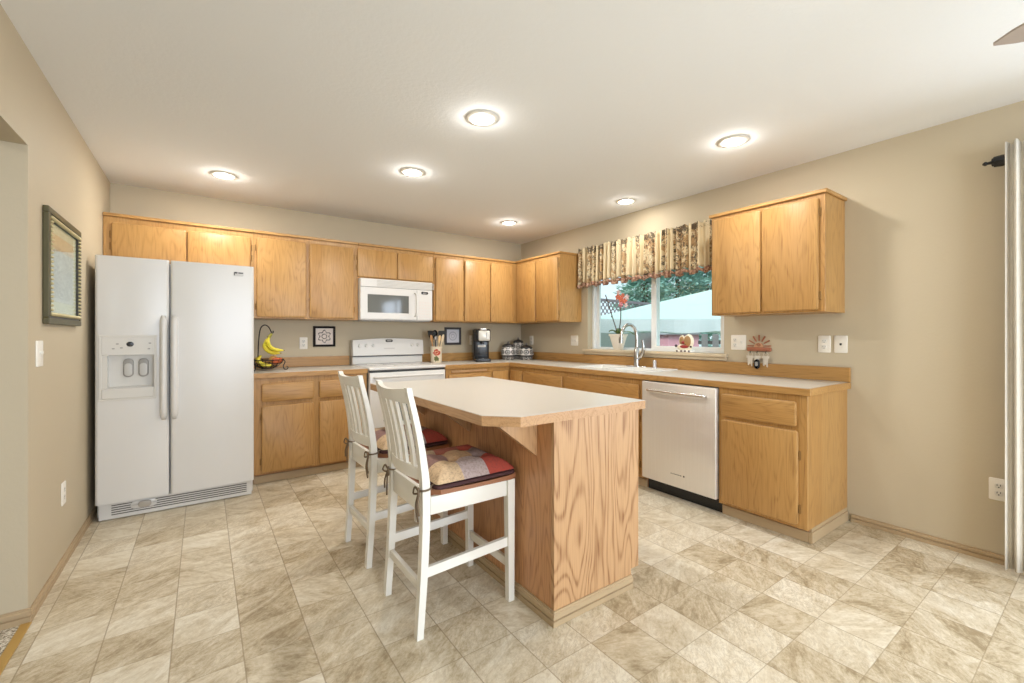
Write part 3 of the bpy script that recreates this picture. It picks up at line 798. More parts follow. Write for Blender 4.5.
b = B(); b.slab(FR_BACK, X0 + 0.004, X1 - 0.004, 0.055, 0.228, 0.6305, 0.662, 0.01, 0.005); build('drawer', b, WHITE_APPL, t, 35)
b = B(); b.box(X0 + 0.02, X1 - 0.02, -0.60, -0.06, 0.0005, 0.0195); build('foot', b, DARK_PLASTIC, t)

# ------------------------------------------------------------------ microwave
t = thing('microwave', 'white over-the-range microwave with dark window', 'microwave', (-1.864, -0.2, 1.375))
X0, X1 = -2.236, -1.478
b = B(); b.box(X0, X1, -0.372, -0.002, 1.376, 1.7835, 0.003); build('oven_body', b, WHITE_APPL, t)
b = B(); b.box(X0, X1, -0.398, -0.3725, 1.702, 1.7835, 0.004); vp = build('vent_panel', b, WHITE_APPL, t)
b = B()
for k in range(5):
    z = 1.712 + k * 0.0135
    b.box(-2.075, X1 + 0.02, -0.3998, -0.3985, z, z + 0.006)
build('vent_slats', b, mat('vent_slot', rgb(188, 183, 174), 0.5), vp)
b = B()
b.box(X0, -1.655, -0.398, -0.3725, 1.384, 1.448, 0.003); b.box(X0, -1.655, -0.398, -0.3725, 1.628, 1.699, 0.003)
b.box(X0, -2.168, -0.398, -0.3725, 1.446, 1.630); b.box(-1.742, -1.655, -0.398, -0.3725, 1.446, 1.630)
md = build('door', b, WHITE_APPL, t)
b = B(); b.box(-2.168, -1.742, -0.3945, -0.3728, 1.448, 1.628); build('door_window', b, DARKGLASS, md)
b = B(); b.tube(bez([(-1.680, -0.3985, 1.665), (-1.668, -0.424, 1.645), (-1.664, -0.430, 1.545), (-1.668, -0.424, 1.440), (-1.680, -0.3985, 1.42)], 8), 0.009, 8); build('handle', b, WHITE_APPL, md, 60)
b = B(); b.box(-1.652, X1, -0.398, -0.3725, 1.384, 1.699, 0.003); cp = build('control_panel', b, WHITE_APPL, t)
b = B()
for r in range(6):
    for c in range(4):
        x = -1.628 + c * 0.032; z = 1.41 + r * 0.030
        b.slab(FR_BACK, x, x + 0.022, z, z + 0.014, 0.398, 0.3988, 0.003, 0)
build('keypad', b, mat('keypad_print', rgb(214, 206, 200), 0.5), cp)
b = B(); b.slab(FR_BACK, -1.606, -1.528, 1.655, 1.683, 0.398, 0.4005, 0.0138, 0.001, 8); build('badge', b, BLACK, cp, 40)
b = B(); b.slab(FR_BACK, -1.588, -1.546, 1.665, 1.674, 0.4006, 0.4012, 0.004, 0); build('badge_lettering', b, GREY_PLASTIC, cp)
b = B(); b.box(X0 + 0.02, X1 - 0.02, -0.37, -0.05, 1.3675, 1.3755); b.box(-2.0, -1.80, -0.385, -0.372, 1.370, 1.378, 0.003); build('underside', b, GREY_PLASTIC, t)

# ------------------------------------------------------------------ dishwasher
t = thing('dishwasher', 'stainless steel dishwasher built in under the counter', 'dishwasher', (-0.3, -2.79, 0))
b = B(); b.box(-0.59, -0.03, -3.098, -2.487, 0.10, 0.868); build('tub', b, DARK_PLASTIC, t)
b = B(); b.slab(FR_RIGHT, -3.097, -2.488, 0.106, 0.862, 0.5905, 0.648, 0.004, 0.004); dd = build('door', b, STEEL, t, 35)
b = B(); b.tube(bez([(-0.648, -2.562, 0.800), (-0.682, -2.580, 0.802), (-0.690, -2.79, 0.803), (-0.682, -3.005, 0.802), (-0.648, -3.023, 0.800)], 10), 0.011, 10); build('handle', b, mat('satin_steel_bar', rgb(214, 210, 204), 0.25, 0.9), dd, 60)
b = B()
xs = -2.748
for w in (0.007, 0.003, 0.006, 0.006, 0.007, 0.006, 0.008, 0.004, 0.009):
    b.slab(FR_RIGHT, xs - w, xs, 0.196, 0.203, 0.648, 0.6486, 0.001, 0); xs -= w + 0.004
b.slab(FR_RIGHT, -2.862, -2.850, 0.194, 0.206, 0.648, 0.6486, 0.002, 0)
build('logo_lettering', b, DARK_PLASTIC, dd)
b = B(); b.box(-0.565, -0.06, -3.097, -2.488, 0.0005, 0.098); build('kick_plate', b, BLACK, t)

# ------------------------------------------------------------------ island
t = thing('island', 'oak kitchen island with clipped-corner cream top', 'kitchen island', (-2.0, -2.55, 0))
IX0, IX1, IY0, IY1 = -2.272, -1.731, -3.315, -1.80
b = B(); b.box(IX0, IX1 - 0.02, IY0 + 0.0195, IY1, 0.085, 0.858); build('cabinet_box', b, oak('tan', 2, 0.4, 0.9), t)
b = B(); b.box(IX0 + 0.001, -1.79, IY0 + 0.02, IY1 - 0.02, 0.0005, 0.0848); build('plinth', b, oak('russet', 2, 0.4), t)
b = B(); b.prism([(IX0 - 0.006, 0.001), (-1.787, 0.001), (-1.787, 0.088), (IX1, 0.088), (IX1, 0.858), (IX0 - 0.006, 0.858)], 0, 0.019, lambda a, z, y: (a, IY0 + y, z)); build('end_panel', b, oak('tan', 2, 0.9, 0.85, 1.9), t)
b = B(); b.box(IX0 - 0.006, IX0 - 0.0002, IY0 + 0.0195, IY1, 0.0006, 0.858); build('back_panel', b, oak('russet', 2, 0.9, 1.1, 1.4), t)
b = B(); b.box(IX1 - 0.0198, IX1, IY0 + 0.0195, IY1, 0.085, 0.858); build('face_frame', b, oak('honey', 2, 0.06), t)
for a0, a1 in ((-3.25, -2.60), (-2.54, -1.86)):
    b = B(); b.slab(lambda a, d, z: (d, a, z), a0, a1, 0.10, 0.64, IX1 + 0.0005, IX1 + 0.02, 0.018, 0.007); build('door', b, oak('honey', 2), t, 25)
    b = B(); b.slab(lambda a, d, z: (d, a, z), a0, a1, 0.67, 0.82, IX1 + 0.0005, IX1 + 0.02, 0.018, 0.007); build('drawer_front', b, oak('honey', 1, 0.2), t, 25)
# base moulding on the two visible sides
prof = [(0, 0), (0.013, 0), (0.013, 0.022), (0.005, 0.024), (0.005, 0.030), (0.013, 0.032), (0.012, 0.050), (0.006, 0.054), (0.006, 0.062), (0, 0.062)]
b = B()
bx0 = IX0 - 0.0062
b.loft([[(bx0 - d, IY1, z + 0.0005) for d, z in prof], [(bx0 - d, IY0 - d - 0.0002, z + 0.0005) for d, z in prof], [(-1.785, IY0 - d - 0.0002, z + 0.0005) for d, z in prof]], True)
build('base_moulding', b, TAUPE, t)
TX0, TX1, TY0, TY1, CH = -2.570, -1.686, -3.322, -1.776, 0.112
poly = [(TX0, TY0 + CH), (TX0 + CH, TY0), (TX1, TY0), (TX1, TY1), (TX0, TY1)]
def inset(p, i): 
    x0, y0 = TX0 + i, TY0 + i; c = CH - i * 0.59
    return [(x0, y0 + c), (x0 + c, y0), (TX1 - i, y0), (TX1 - i, TY1 - i), (x0, TY1 - i)]
b = B(); b.prism(inset(poly, 0.0185), 0.8585, 0.8985); b.prism(inset(poly, 0.002), 0.8985, 0.9005); build('laminate_top', b, LAMINATE, t)
b = B()
o_, i_ = inset(poly, 0), inset(poly, 0.018)
for k in range(5):
    j = (k + 1) % 5
    q = [o_[k], o_[j], i_[j], i_[k]]
    b.prism(q, 0.8585, 0.8983)
build('edge_strip', b, oak('tan', 1, 0.3), t)
for y in (-3.165, -2.580, -1.965):
    b = B()
    x1 = IX0 - 0.0066
    b.prism([(x1, 0.690), (x1, 0.8578), (x1 - 0.195, 0.8578), (x1 - 0.195, 0.838)], 0, 0.036, lambda a, z, d: (a, y - 0.036 + d, z))
    build('bracket', b, oak('tan', 2, 0.4), t)

# ------------------------------------------------------------------ stools
def make_stool(label):
    t = thing('bar_stool', label, 'stool', (0, 0, 0), 'white counter stools')
    def P(name, b, m, par=t, sm=30): return build(name, b, m, par, sm, local=True)
    def curve(z):                                    # centre line of a rear post
        pts = [(0, -0.234), (0.25, -0.216), (0.5, -0.205), (0.62, -0.205), (0.76, -0.222), (0.88, -0.246), (1.013, -0.279)]
        for (z0, x0), (z1, x1) in zip(pts, pts[1:]):
            if z <= z1: 
                u = (z - z0) / (z1 - z0); return x0 + (x1 - x0) * u
        return pts[-1][1]
    def sm(z): return (curve(z - 0.04 if z > 0.04 else 0) + 2 * curve(z) + curve(min(1.013, z + 0.04))) / 4
    W = 0.178
    for s in (1, -1):
        b = B(); rings = []
        for i in range(27):
            z = 0.0005 + 1.0125 * i / 26
            d = 0.034 - 0.006 * abs(z - 0.55) / 0.5 - (0.006 * min(1, max(0, z - 0.62) / 0.2)); w = 0.034 if z < 0.9 else 0.034 - 0.006 * (z - 0.9) / 0.11
            y = s * (W + (0.006 if z < 0.4 else 0.006 - 0.006 * min(1, (z - 0.4) / 0.3)))
            x = sm(z)
            rings.append([(x - d / 2, y - w / 2, z), (x + d / 2, y - w / 2, z), (x + d / 2, y + w / 2, z), (x - d / 2, y + w / 2, z)])
        b.loft(rings); o = P('rear_leg', b, WHITE_PAINT)
        b = B(); b.loft([[(xx - d / 2, s * 0.187 - d / 2, z), (xx + d / 2, s * 0.187 - d / 2, z), (xx + d / 2, s * 0.187 + d / 2, z), (xx - d / 2, s * 0.187 + d / 2, z)]
                         for z, d, xx in ((0.0005, 0.030, 0.214), (0.25, 0.033, 0.212), (0.5625, 0.038, 0.210))]); P('front_leg', b, WHITE_PAINT)
    b = B()
    N = 10; rings = []
    for i in range(N + 1):
        x = -0.184 + 0.424 * i / N
        y = 0.160 if x < -0.160 else 0.198 + 0.010 * (x + 0.17) / 0.4
        if i == N: y -= 0.012
        dip = 0.006 * math.sin(PI * i / N)
        rings.append([(x, -y, 0.5630), (x, y, 0.5630), (x, y, 0.586 - dip), (x, y * 0.5, 0.582 - dip * 1.2), (x, 0, 0.580 - dip * 1.2), (x, -y * 0.5, 0.582 - dip * 1.2), (x, -y, 0.586 - dip)])
    b.loft(rings); P('seat', b, SEATWOOD)
    b = B()
    for s in (1, -1): b.box(-0.186, 0.190, s * 0.187 - 0.010, s * 0.187 + 0.010, 0.490, 0.5625, 0.002)
    b.box(0.200, 0.220, -0.168, 0.168, 0.490, 0.5625, 0.002); b.box(-0.214, -0.196, -0.160, 0.160, 0.490, 0.592, 0.002); P('apron', b, WHITE_PAINT)
    for s in (1, -1):
        b = B(); b.loft([[(x, s * 0.185 - 0.009, z - 0.02), (x, s * 0.185 + 0.009, z - 0.02), (x, s * 0.185 + 0.009, z + 0.02), (x, s * 0.185 - 0.009, z + 0.02)] for x, z in ((-0.200, 0.258), (0.196, 0.276))]); P('stretcher', b, WHITE_PAINT)
    b = B(); b.box(-0.228, -0.208, -0.166, 0.166, 0.178, 0.214, 0.002); P('stretcher', b, WHITE_PAINT)
    b = B(); b.box(0.204, 0.221, -0.171, 0.171, 0.150, 0.190, 0.002); P('stretcher', b, WHITE_PAINT)
    def bow(y): return -0.026 * (1 - (y / 0.162) ** 2)
    def rail(name, z0, z1, th, arc=0.0):
        b = B(); rings = []
        for i in range(17):
            y = -0.161 + 0.322 * i / 16; k = 1 - (y / 0.161) ** 2
            zt = z1 - 0.012 * k * (1 if z1 > 0.9 else -0.3); zb = z0 + arc * k
            rings.append([(sm(zb) + bow(y) - th / 2, y, zb), (sm(zb) + bow(y) + th / 2, y, zb), (sm(zt) + bow(y) + th / 2, y, zt), (sm(zt) + bow(y) - th / 2, y, zt)])
        b.loft(rings); return P(name, b, WHITE_PAINT)
    rail('top_rail', 0.947, 1.010, 0.022, 0.004); rail('lower_rail', 0.628, 0.680, 0.020)
    for k in range(5):
        y = -0.116 + k * 0.058; b = B(); rings = []
        for i in range(11):
            z = 0.668 + 0.284 * i / 10
            x = sm(z) + bow(y)
            rings.append([(x - 0.007, y - 0.017, z), (x + 0.007, y - 0.017, z), (x + 0.007, y + 0.017, z), (x - 0.007, y + 0.017, z)])
        b.loft(rings); P('slat', b, WHITE_PAINT)
    return t
st1 = make_stool('white slat-back counter stool with patchwork cushion nearest the camera')
def make_cushion(label):
    t = thing('seat_cushion', label, 'cushion', (0, 0, 0), 'patchwork stool cushions')
    def P(name, b, m, par=t, sm=True): return build(name, b, m, par, sm, local=True)
    N = 40
    def edge(u, v):
        x, y = -0.162 + 0.396 * u, -0.202 + 0.404 * v
        return x, y
    def hgt(u, v):
        e = min(u, 1 - u, v, 1 - v)
        h = 0.020 + 0.054 * (1 - (1 - min(1, e / 0.22)) ** 2.2)
        for cu in (0.36, 0.70):
            for cv in (0.34, 0.67):
                h -= 0.027 * math.exp(-((u - cu) ** 2 + (v - cv) ** 2) / 0.0035)
        return h
    b = B(); top = {}
    for i in range(N + 1):
        for j in range(N + 1):
            u, v = i / N, j / N; x, y = edge(u, v)
            k = 0.025
            du = max(0, k - u, u - 1 + k); dv = max(0, k - v, v - 1 + k)
            if du and dv: x += (k * 0.2) * (1 if u < .5 else -1); y += (k * 0.2) * (1 if v < .5 else -1)
            top[i, j] = b.bm.verts.new((x, y, 0.588 + hgt(u, v)))
    for i in range(N):
        for j in range(N): b.face([top[i, j], top[i + 1, j], top[i + 1, j + 1], top[i, j + 1]])
    P('patchwork_cover', b, PATCH)
    b = B()
    b.slab(lambda a, d, c: (a, c, d), -0.166, 0.237, -0.205, 0.205, 0.5885, 0.603, 0.02, 0.005); P('side_band', b, MAROON, t, 40)
    for s in (1, -1):
        b = B()
        y = s * 0.180; x = -0.206
        r = 0.0222
        b.tube([(x + 0.05, y - s * 0.02, 0.600)] + [(x + r * math.cos(a) * 1.15, y + s * r * math.sin(a) * 1.15, 0.60 - 0.012 * k / 10) for k, a in enumerate([2 * PI * q / 10 for q in range(11)])], 0.004, 6)
        b.tube(bez([(x - 0.024, y + s * 0.004, 0.590), (x - 0.034, y + s * 0.016, 0.610), (x - 0.040, y + s * 0.030, 0.585), (x - 0.030, y + s * 0.012, 0.578), (x - 0.026, y, 0.588)], 6), 0.004, 6)
        b.tube(bez([(x - 0.024, y, 0.590), (x - 0.034, y - s * 0.020, 0.605), (x - 0.034, y - s * 0.034, 0.575), (x - 0.028, y - s * 0.008, 0.580)], 6), 0.004, 6)
        b.tube(bez([(x - 0.026, y, 0.588), (x - 0.034, y - s * 0.01, 0.53), (x - 0.030, y + s * 0.004, 0.47)], 6), 0.004, 6)
        b.tube(bez([(x - 0.026, y, 0.588), (x - 0.036, y + s * 0.014, 0.54), (x - 0.034, y + s * 0.022, 0.50)], 6), 0.004, 6)
        P('tie', b, TIEBROWN, t, True)
    return t
cu1 = make_cushion('patchwork red and beige cushion tied to the nearer white stool')
st1.location = (-2.540, -2.872, 0); cu1.location = (-2.540, -2.872, 0.0)
st2 = copy_tree(st1); st2['label'] = 'white slat-back counter stool farther from the camera, toward the stove'
st2.location = (-2.545, -2.205, 0); st2.rotation_euler.z = math.radians(1.5)
cu2 = copy_tree(cu1); cu2['label'] = 'patchwork cushion on the farther stool, partly hidden by the nearer backrest'
cu2.location = (-2.545, -2.205, 0); cu2.rotation_euler.z = math.radians(1.5)

# ------------------------------------------------------------------ window, valance, sill
w = thing('window_1', 'white vinyl slider window over the sink', 'window', (0.08, -2.02, WZ0)); w['kind'] = 'structure'
zb = WZ0 + 0.0255; zt_ = WZ1 - 0.003
def bars(name, x0, x1, y0, y1, z0, z1, wl, wr, wb, wt):
    b = B()
    b.box(x0, x1, y0, y1, z0, z0 + wb, 0.003); b.box(x0, x1, y0, y1, z1 - wt, z1, 0.003)
    b.box(x0, x1, y1 - wl, y1, z0 + wb, z1 - wt, 0.003); b.box(x0, x1, y0, y0 + wr, z0 + wb, z1 - wt, 0.003)
    return build(name, b, VINYL, w)
bars('window_frame', 0.070, 0.146, WY0 + 0.002, WY1 - 0.002, zb, zt_, 0.030, 0.030, 0.012, 0.04)
bars('window_sash', 0.105, 0.132, -2.090, WY1 - 0.0325, zb + 0.0125, zt_ - 0.0405, 0.042, 0.060, 0.010, 0.035)
bars('window_sash', 0.075, 0.102, WY0 + 0.0325, -2.030, zb + 0.0125, zt_ - 0.0405, 0.058, 0.040, 0.038, 0.035)
b = B(); b.box(0.117, 0.121, -2.0295, WY1 - 0.075, zb + 0.023, zt_ - 0.076); build('window_pane', b, GLASS, w)
b = B(); b.box(0.087, 0.091, WY0 + 0.073, -2.0885, zb + 0.051, zt_ - 0.076); build('window_pane', b, GLASS, w)
b = B(); b.box(-0.0005, 0.149, WY0 + 0.001, WY1 - 0.001, WZ0 + 0.0005, WZ0 + 0.025)
b.box(-0.045, -0.0005, -2.842, -1.205, WZ0 + 0.0005, WZ0 + 0.025, 0.004); b.box(-0.020, -0.0005, -2.825, -1.222, WZ0 - 0.030, WZ0, 0.004)
struct('trim_2', b, mat('tan_painted_sill', rgb(206, 188, 158), 0.5))

def ruffle(y0, y1, z0, z1, xm, amp, n, nz, wob, seed, top_amp=0.5, wl=0.05):
    rnd = random.Random(seed); b = B(); g = []
    ph = [rnd.uniform(0, 6.28) for _ in range(4)]
    for i in range(n + 1):
        y = y0 + (y1 - y0) * i / n; col = []
        for j in range(nz + 1):
            v = j / nz; z = z0 + (z1 - z0) * v
            a = amp * (1 - (1 - top_amp) * v)
            s = math.sin(2 * PI * y / wl + 1.4 * math.sin(y * 9 + ph[0]) + 0.35 * math.sin(v * 3 + y * 14)) + 0.35 * math.sin(2 * PI * y / (wl * 0.43) + ph[1])
            zz = z + (wob * math.sin(2 * PI * y / wl * 0.5 + ph[2]) * (1 - v) if j == 0 else 0) + (0.008 * math.sin(2 * PI * y / (wl * 0.7) + ph[3]) if j == nz else 0)
            col.append(b.bm.verts.new((xm + a * s, y, zz)))
        g.append(col)
    for i in range(n):
        for j in range(nz): b.face([g[i][j], g[i + 1][j], g[i + 1][j + 1], g[i][j + 1]])
    return b
def solid(o, th):
    m = o.modifiers.new('thickness', 'SOLIDIFY'); m.thickness = th; m.offset = 0
t = thing('valance', 'gathered cream and dark floral valance over the window', 'valance', (0, -2.02, 1.755))
b = ruffle(-2.868, -1.160, 1.795, 2.180, -0.068, 0.024, 420, 12, 0.014, 3, 0.62, 0.062); o = build('gathered_panel', b, VAL, t, True); solid(o, 0.002)
b = ruffle(-2.868, -1.160, 1.756, 1.796, -0.069, 0.027, 420, 3, 0.016, 3, 0.9, 0.062); o = build('fringe', b, fringe_mat(), t, True); solid(o, 0.003)
b = B(); b.cyl((-0.030, -2.866, 2.13), (-0.030, -1.162, 2.13), 0.010, 10); b.box(-0.034, -0.001, -1.185, -1.175, 2.12, 2.14); b.box(-0.034, -0.001, -2.855, -2.845, 2.12, 2.14); build('rod', b, WHITE_TRIM, t)

# curtain beside the sliding door
t = thing('curtain', 'grey-beige linen curtain panel at the right edge', 'curtain', (-0.12, -4.55, 0.02))
b = ruffle(-4.80, -4.350, 0.03, 2.205, -0.128, 0.020, 220, 14, 0.0, 11, 0.9, 0.046); o = build('linen_panel', b, LINEN, t, True); solid(o, 0.003)
t = thing('curtain_rod', 'black curtain rod with turned finial at the right edge', 'curtain rod', (-0.085, -4.3, 2.135))
b = B(); b.cyl((-0.085, -6.75, 2.135), (-0.085, -4.347, 2.135), 0.0125, 14); build('rod', b, BLACK, t, 40)
b = B(); b.lathe([(0.016, -4.350), (0.027, -4.348), (0.030, -4.334), (0.027, -4.304), (0.021, -4.301), (0.021, -4.297), (0.009, -4.293), (0.007, -4.281), (0.011, -4.276), (0.011, -4.270), (0.004, -4.262)], (-0.085, 0, 2.135), 18, 'y'); build('finial', b, BLACK, t, 40)
b = B(); b.box(-0.092, -0.0005, -4.365, -4.350, 2.115, 2.1225); b.box(-0.010, -0.0005, -4.37, -4.345, 2.09, 2.16); build('bracket', b, BLACK, t)

# sliding door (outside the frame): frame and glass in its opening
d1 = thing('door_1', 'sliding glass door', 'door', (0.075, -5.65, 0)); d1['kind'] = 'structure'
FRD = lambda a, d, z: (0.11 - d, a, z)
b = B(); b.frame(FRD, DY0 + 0.003, DY1 - 0.003, 0.003, DZ1 - 0.003, 0.05, 0, 0.07, 0.003); b.box(0.05, 0.09, -5.68, -5.62, 0.053, DZ1 - 0.053); build('door_frame', b, VINYL, d1)

# ------------------------------------------------------------------ recessed lights
LENS = emit('lamp_lens_glow', (1.0, 0.90, 0.76, 1), 22.0)
lights = [(-2.205, -2.613, 'recessed ceiling light directly above the island'),
          (-0.765, -3.277, 'recessed ceiling light in front of the lone wall cabinet right of the window'),
          (-2.207, -1.619, 'recessed ceiling light in front of the stove and microwave'),
          (-3.356, -0.730, 'recessed ceiling light in front of the refrigerator'),
          (-0.781, -0.837, 'recessed ceiling light nearest the back room corner'),
          (-0.345, -2.073, 'recessed ceiling light close above the window valance')]
for i, (x, y, lab) in enumerate(lights):
    if i == 0:
        lt = thing('ceiling_light', lab, 'ceiling light', (x, y, H), 'recessed ceiling lights')
        b = B(); n = 36
        prof = [(0.062, -0.0004), (0.088, -0.0004), (0.090, -0.003), (0.084, -0.008), (0.064, -0.009)]
        R = [[(r * math.cos(2 * PI * k / n), r * math.sin(2 * PI * k / n), z) for k in range(n)] for r, z in prof]
        b.loft(R + [R[0]], False); build('trim_ring', b, WHITE_TRIM, lt, 40, local=True)
        b = B(); b.lathe([(0.0625, -0.0006), (0.0625, -0.006), (0.045, -0.0085)], (0, 0, 0), 32); build('lens', b, LENS, lt, 40, local=True)
        proto_light = lt
    else:
        lt = copy_tree(proto_light); lt.location = (x, y, H); lt['label'] = lab
    l = bpy.data.lights.new('recessed_lamp', 'AREA'); l.shape = 'DISK'; l.size = 0.12; l.energy = 2.2 if i == 5 else 6.0; l.color = (1.0, 0.985, 0.955)
    pl = bpy.data.lights.new('recessed_bulb', 'POINT'); pl.shadow_soft_size = 0.02; pl.energy = 0.7 if i == 5 else 1.25; pl.color = l.color
    po = bpy.data.objects.new('recessed_bulb', pl); po.location = (x, y, H - 0.036); COL.objects.link(po)
    lo = bpy.data.objects.new('recessed_lamp', l); lo.location = (x, y, H - 0.012); COL.objects.link(lo)

# ceiling fan (only a blade tip reaches into the frame)
t = thing('ceiling_fan', 'ceiling fan with grey-brown blades, one tip at the top right corner', 'ceiling fan', (-1.36, -5.12, H))
b = B(); b.lathe([(0.07, H - 0.0005), (0.07, H - 0.03), (0.02, H - 0.05), (0.02, 2.31), (0.09, 2.30), (0.11, 2.25), (0.10, 2.19), (0.05, 2.17)], (-1.36, -5.12, 0), 24); build('motor', b, mat('fan_nickel', rgb(150, 146, 140), 0.35, 0.7), t, 40)
BLADE = mat('grey_brown_blade', rgb(166, 152, 140), 0.45, bump=(30, 0.1))
for k in range(5):
    a = math.radians(90 + 72 * k); ca, sa = math.cos(a), math.sin(a)
    R = []
    for r, wl, wr in ((0.10, 0.018, 0.018), (0.18, 0.045, 0.045), (0.30, 0.066, 0.066), (0.46, 0.070, 0.068), (0.56, 0.056, 0.058), (0.62, 0.030, 0.034), (0.665, 0.003, 0.004)):
        ring = []
        for q, dz in ((-wl, 0.0), (wr, 0.0), (wr, 0.007), (-wl, 0.007)):
            ring.append((-1.36 + ca * r - sa * q, -5.12 + sa * r + ca * q, 2.178 + dz + q * 0.2))
        R.append(ring)
    b = B(); b.loft(R); build('blade', b, BLADE, t)

# ------------------------------------------------------------------ sink, faucet
t = thing('sink', 'white double-bowl drop-in sink under the window', 'sink', (-0.315, -1.99, 0.914))
b = B()
x0, x1, y0, y1 = SX0 - 0.022, SX1 + 0.022, SY0 - 0.022, SY1 + 0.022
ym = (SY0 + SY1) / 2
zt = 0.924
for q in ((x0, SX0 + 0.02, y0, y1), (SX1 - 0.09, x1, y0, y1), (SX0 + 0.02, SX1 - 0.09, y0, SY0 + 0.02), (SX0 + 0.02, SX1 - 0.09, SY1 - 0.02, y1), (SX0 + 0.02, SX1 - 0.09, ym - 0.018, ym + 0.018)):
    b.box(q[0], q[1], q[2], q[3], 0.9146, zt)
build('rim', b, CERAMIC, t)
for (p, q) in ((SY0 + 0.02, ym - 0.018), (ym + 0.018, SY1 - 0.02)):
    b = B(); X0, X1 = SX0 + 0.02, SX1 - 0.09
    R = lambda i, z: [(X0 + i, p + i, z), (X1 - i, p + i, z), (X1 - i, q - i, z), (X0 + i, q - i, z)]
    b.loft([R(0, zt - 0.001), R(0.012, 0.80), R(0.04, 0.735)], False)
    v = b.verts(R(0.04, 0.735)); b.face(v)
    v2 = R(-0.006, zt - 0.004)
    b.loft([R(-0.004, zt - 0.012), R(0.006, 0.80), R(0.034, 0.728)], False); b.face(b.verts(R(0.034, 0.728)))
    build('bowl', b, CERAMIC, t)
t = thing('faucet', 'brushed nickel gooseneck faucet with side lever at the sink', 'faucet', (-0.105, -2.0, zt))
b = B(); b.slab(lambda a, d, c: (c, a, d), -2.115, -1.885, -0.135, -0.078, zt + 0.0003, zt + 0.010, 0.027, 0.004, 6); build('deck_plate', b, CHROME, t, 40)
b = B(); b.lathe([(0.026, zt + 0.0102), (0.026, zt + 0.03), (0.025, zt + 0.05), (0.023, 1.09), (0.018, 1.10)], (-0.105, -2.0, 0), 18); build('body', b, CHROME, t, 40)
b = B(); b.tube(bez([(-0.105, -2.0, 1.10), (-0.104, -2.0, 1.20), (-0.125, -1.995, 1.285), (-0.185, -1.985, 1.325), (-0.250, -1.975, 1.30), (-0.285, -1.97, 1.235), (-0.290, -1.968, 1.20)], 8), [0.0165] * 20 + [0.0155] * 20 + [0.0145] * 9, 12); build('spout', b, CHROME, t, True)
b = B(); b.cyl((-0.290, -1.968, 1.205), (-0.292, -1.968, 1.150), 0.020, 14); build('spray_head', b, CHROME, t, 40)
b = B(); b.tube(bez([(-0.105, -2.018, 1.00), (-0.107, -2.060, 1.035), (-0.110, -2.085, 1.10), (-0.116, -2.075, 1.18)], 8), [0.018] * 8 + [0.017] * 9 + [0.010] * 8, 10); build('lever', b, CHROME, t, True)
t = single('soap_dispenser', B().lathe([(0.020, zt + 0.0004), (0.020, zt + 0.012), (0.017, zt + 0.016), (0.017, zt + 0.062), (0.012, zt + 0.070)], (-0.105, -2.205, 0), 18), mat('pale_chrome_cap', rgb(206, 206, 208), 0.25, 0.7), 'small round metal cap on the sink deck right of the faucet', 'air gap cap', (-0.105, -2.205, zt), None, 40)

# ------------------------------------------------------------------ wall plates
def plate(name, label, cat, fr, a, z, w, h, kind, group='wall plates'):
    t = thing(name, label, cat, fr(a, 0, z), group)
    b = B(); b.slab(fr, a - w / 2, a + w / 2, z - h / 2, z + h / 2, 0.0006, 0.006, 0.006, 0.002); build('cover_plate', b, mat('white_wall_plate', rgb(236, 230, 218), 0.35), t, 40)
    if kind in ('outlet', 'combo'):
        ca = a if kind == 'outlet' else a + w * 0.22
        for dz in (0.020, -0.020):
            b = B(); b.slab(fr, ca - 0.0165, ca + 0.0165, z + dz - 0.0145, z + dz + 0.0145, 0.006, 0.0075, 0.010, 0.0008, 6); so = build('socket', b, WHITE_TRIM, t, 40)
            b = B()
            for da in (-0.0062, 0.0062): b.slab(fr, ca + da - 0.0013, ca + da + 0.0013, z + dz - 0.001, z + dz + 0.0085, 0.0075, 0.0079, 0.0005, 0)
            b.slab(fr, ca - 0.003, ca + 0.003, z + dz - 0.0105, z + dz - 0.005, 0.0075, 0.0079, 0.0025, 0); build('slot', b, DARK_PLASTIC, so)
    if kind in ('switch', 'combo', 'double'):
        for ca in ([a] if kind == 'switch' else [a - w * 0.22] if kind == 'combo' else [a - w * 0.2, a + w * 0.2]):
            b = B(); b.slab(fr, ca - 0.006, ca + 0.006, z - 0.013, z + 0.013, 0.006, 0.0075, 0.001, 0); b.slab(fr, ca - 0.004, ca + 0.004, z, z + 0.012, 0.0075, 0.016, 0.001, 0.001); build('toggle', b, WHITE_TRIM, t)
    if kind == 'jack':
        b = B(); b.slab(fr, a - 0.006, a + 0.006, z - 0.007, z + 0.007, 0.006, 0.0068, 0.002, 0); build('jack_hole', b, DARK_PLASTIC, t)
    return t
plate('outlet', 'white wall outlet between the fruit stand and the black-framed star print', 'outlet', FR_BACK, -2.676, 1.144, 0.072, 0.116, 'outlet')
plate('outlet', 'white wall outlet half hidden behind the coffee maker', 'outlet', FR_BACK, -0.762, 1.163, 0.072, 0.118, 'outlet')
plate('outlet', 'white wall outlet in the corner above the black and white jars', 'outlet', FR_RIGHT, -0.232, 1.158, 0.074, 0.116, 'outlet')
plate('light_switch', 'wide white double switch plate left of the window', 'light switch', FR_RIGHT, -1.036, 1.162, 0.118, 0.116, 'double')
plate('outlet', 'wide white switch and outlet plate left of the sun key rack', 'outlet', FR_RIGHT, -2.918, 1.166, 0.118, 0.118, 'combo')
plate('outlet', 'white wall outlet under the lone wall cabinet, left of the phone jack', 'outlet', FR_RIGHT, -3.507, 1.163, 0.074, 0.116, 'outlet')
plate('phone_jack', 'white phone jack plate with one dark hole near the counter end', 'phone jack', FR_RIGHT, -3.602, 1.163, 0.074, 0.116, 'jack')
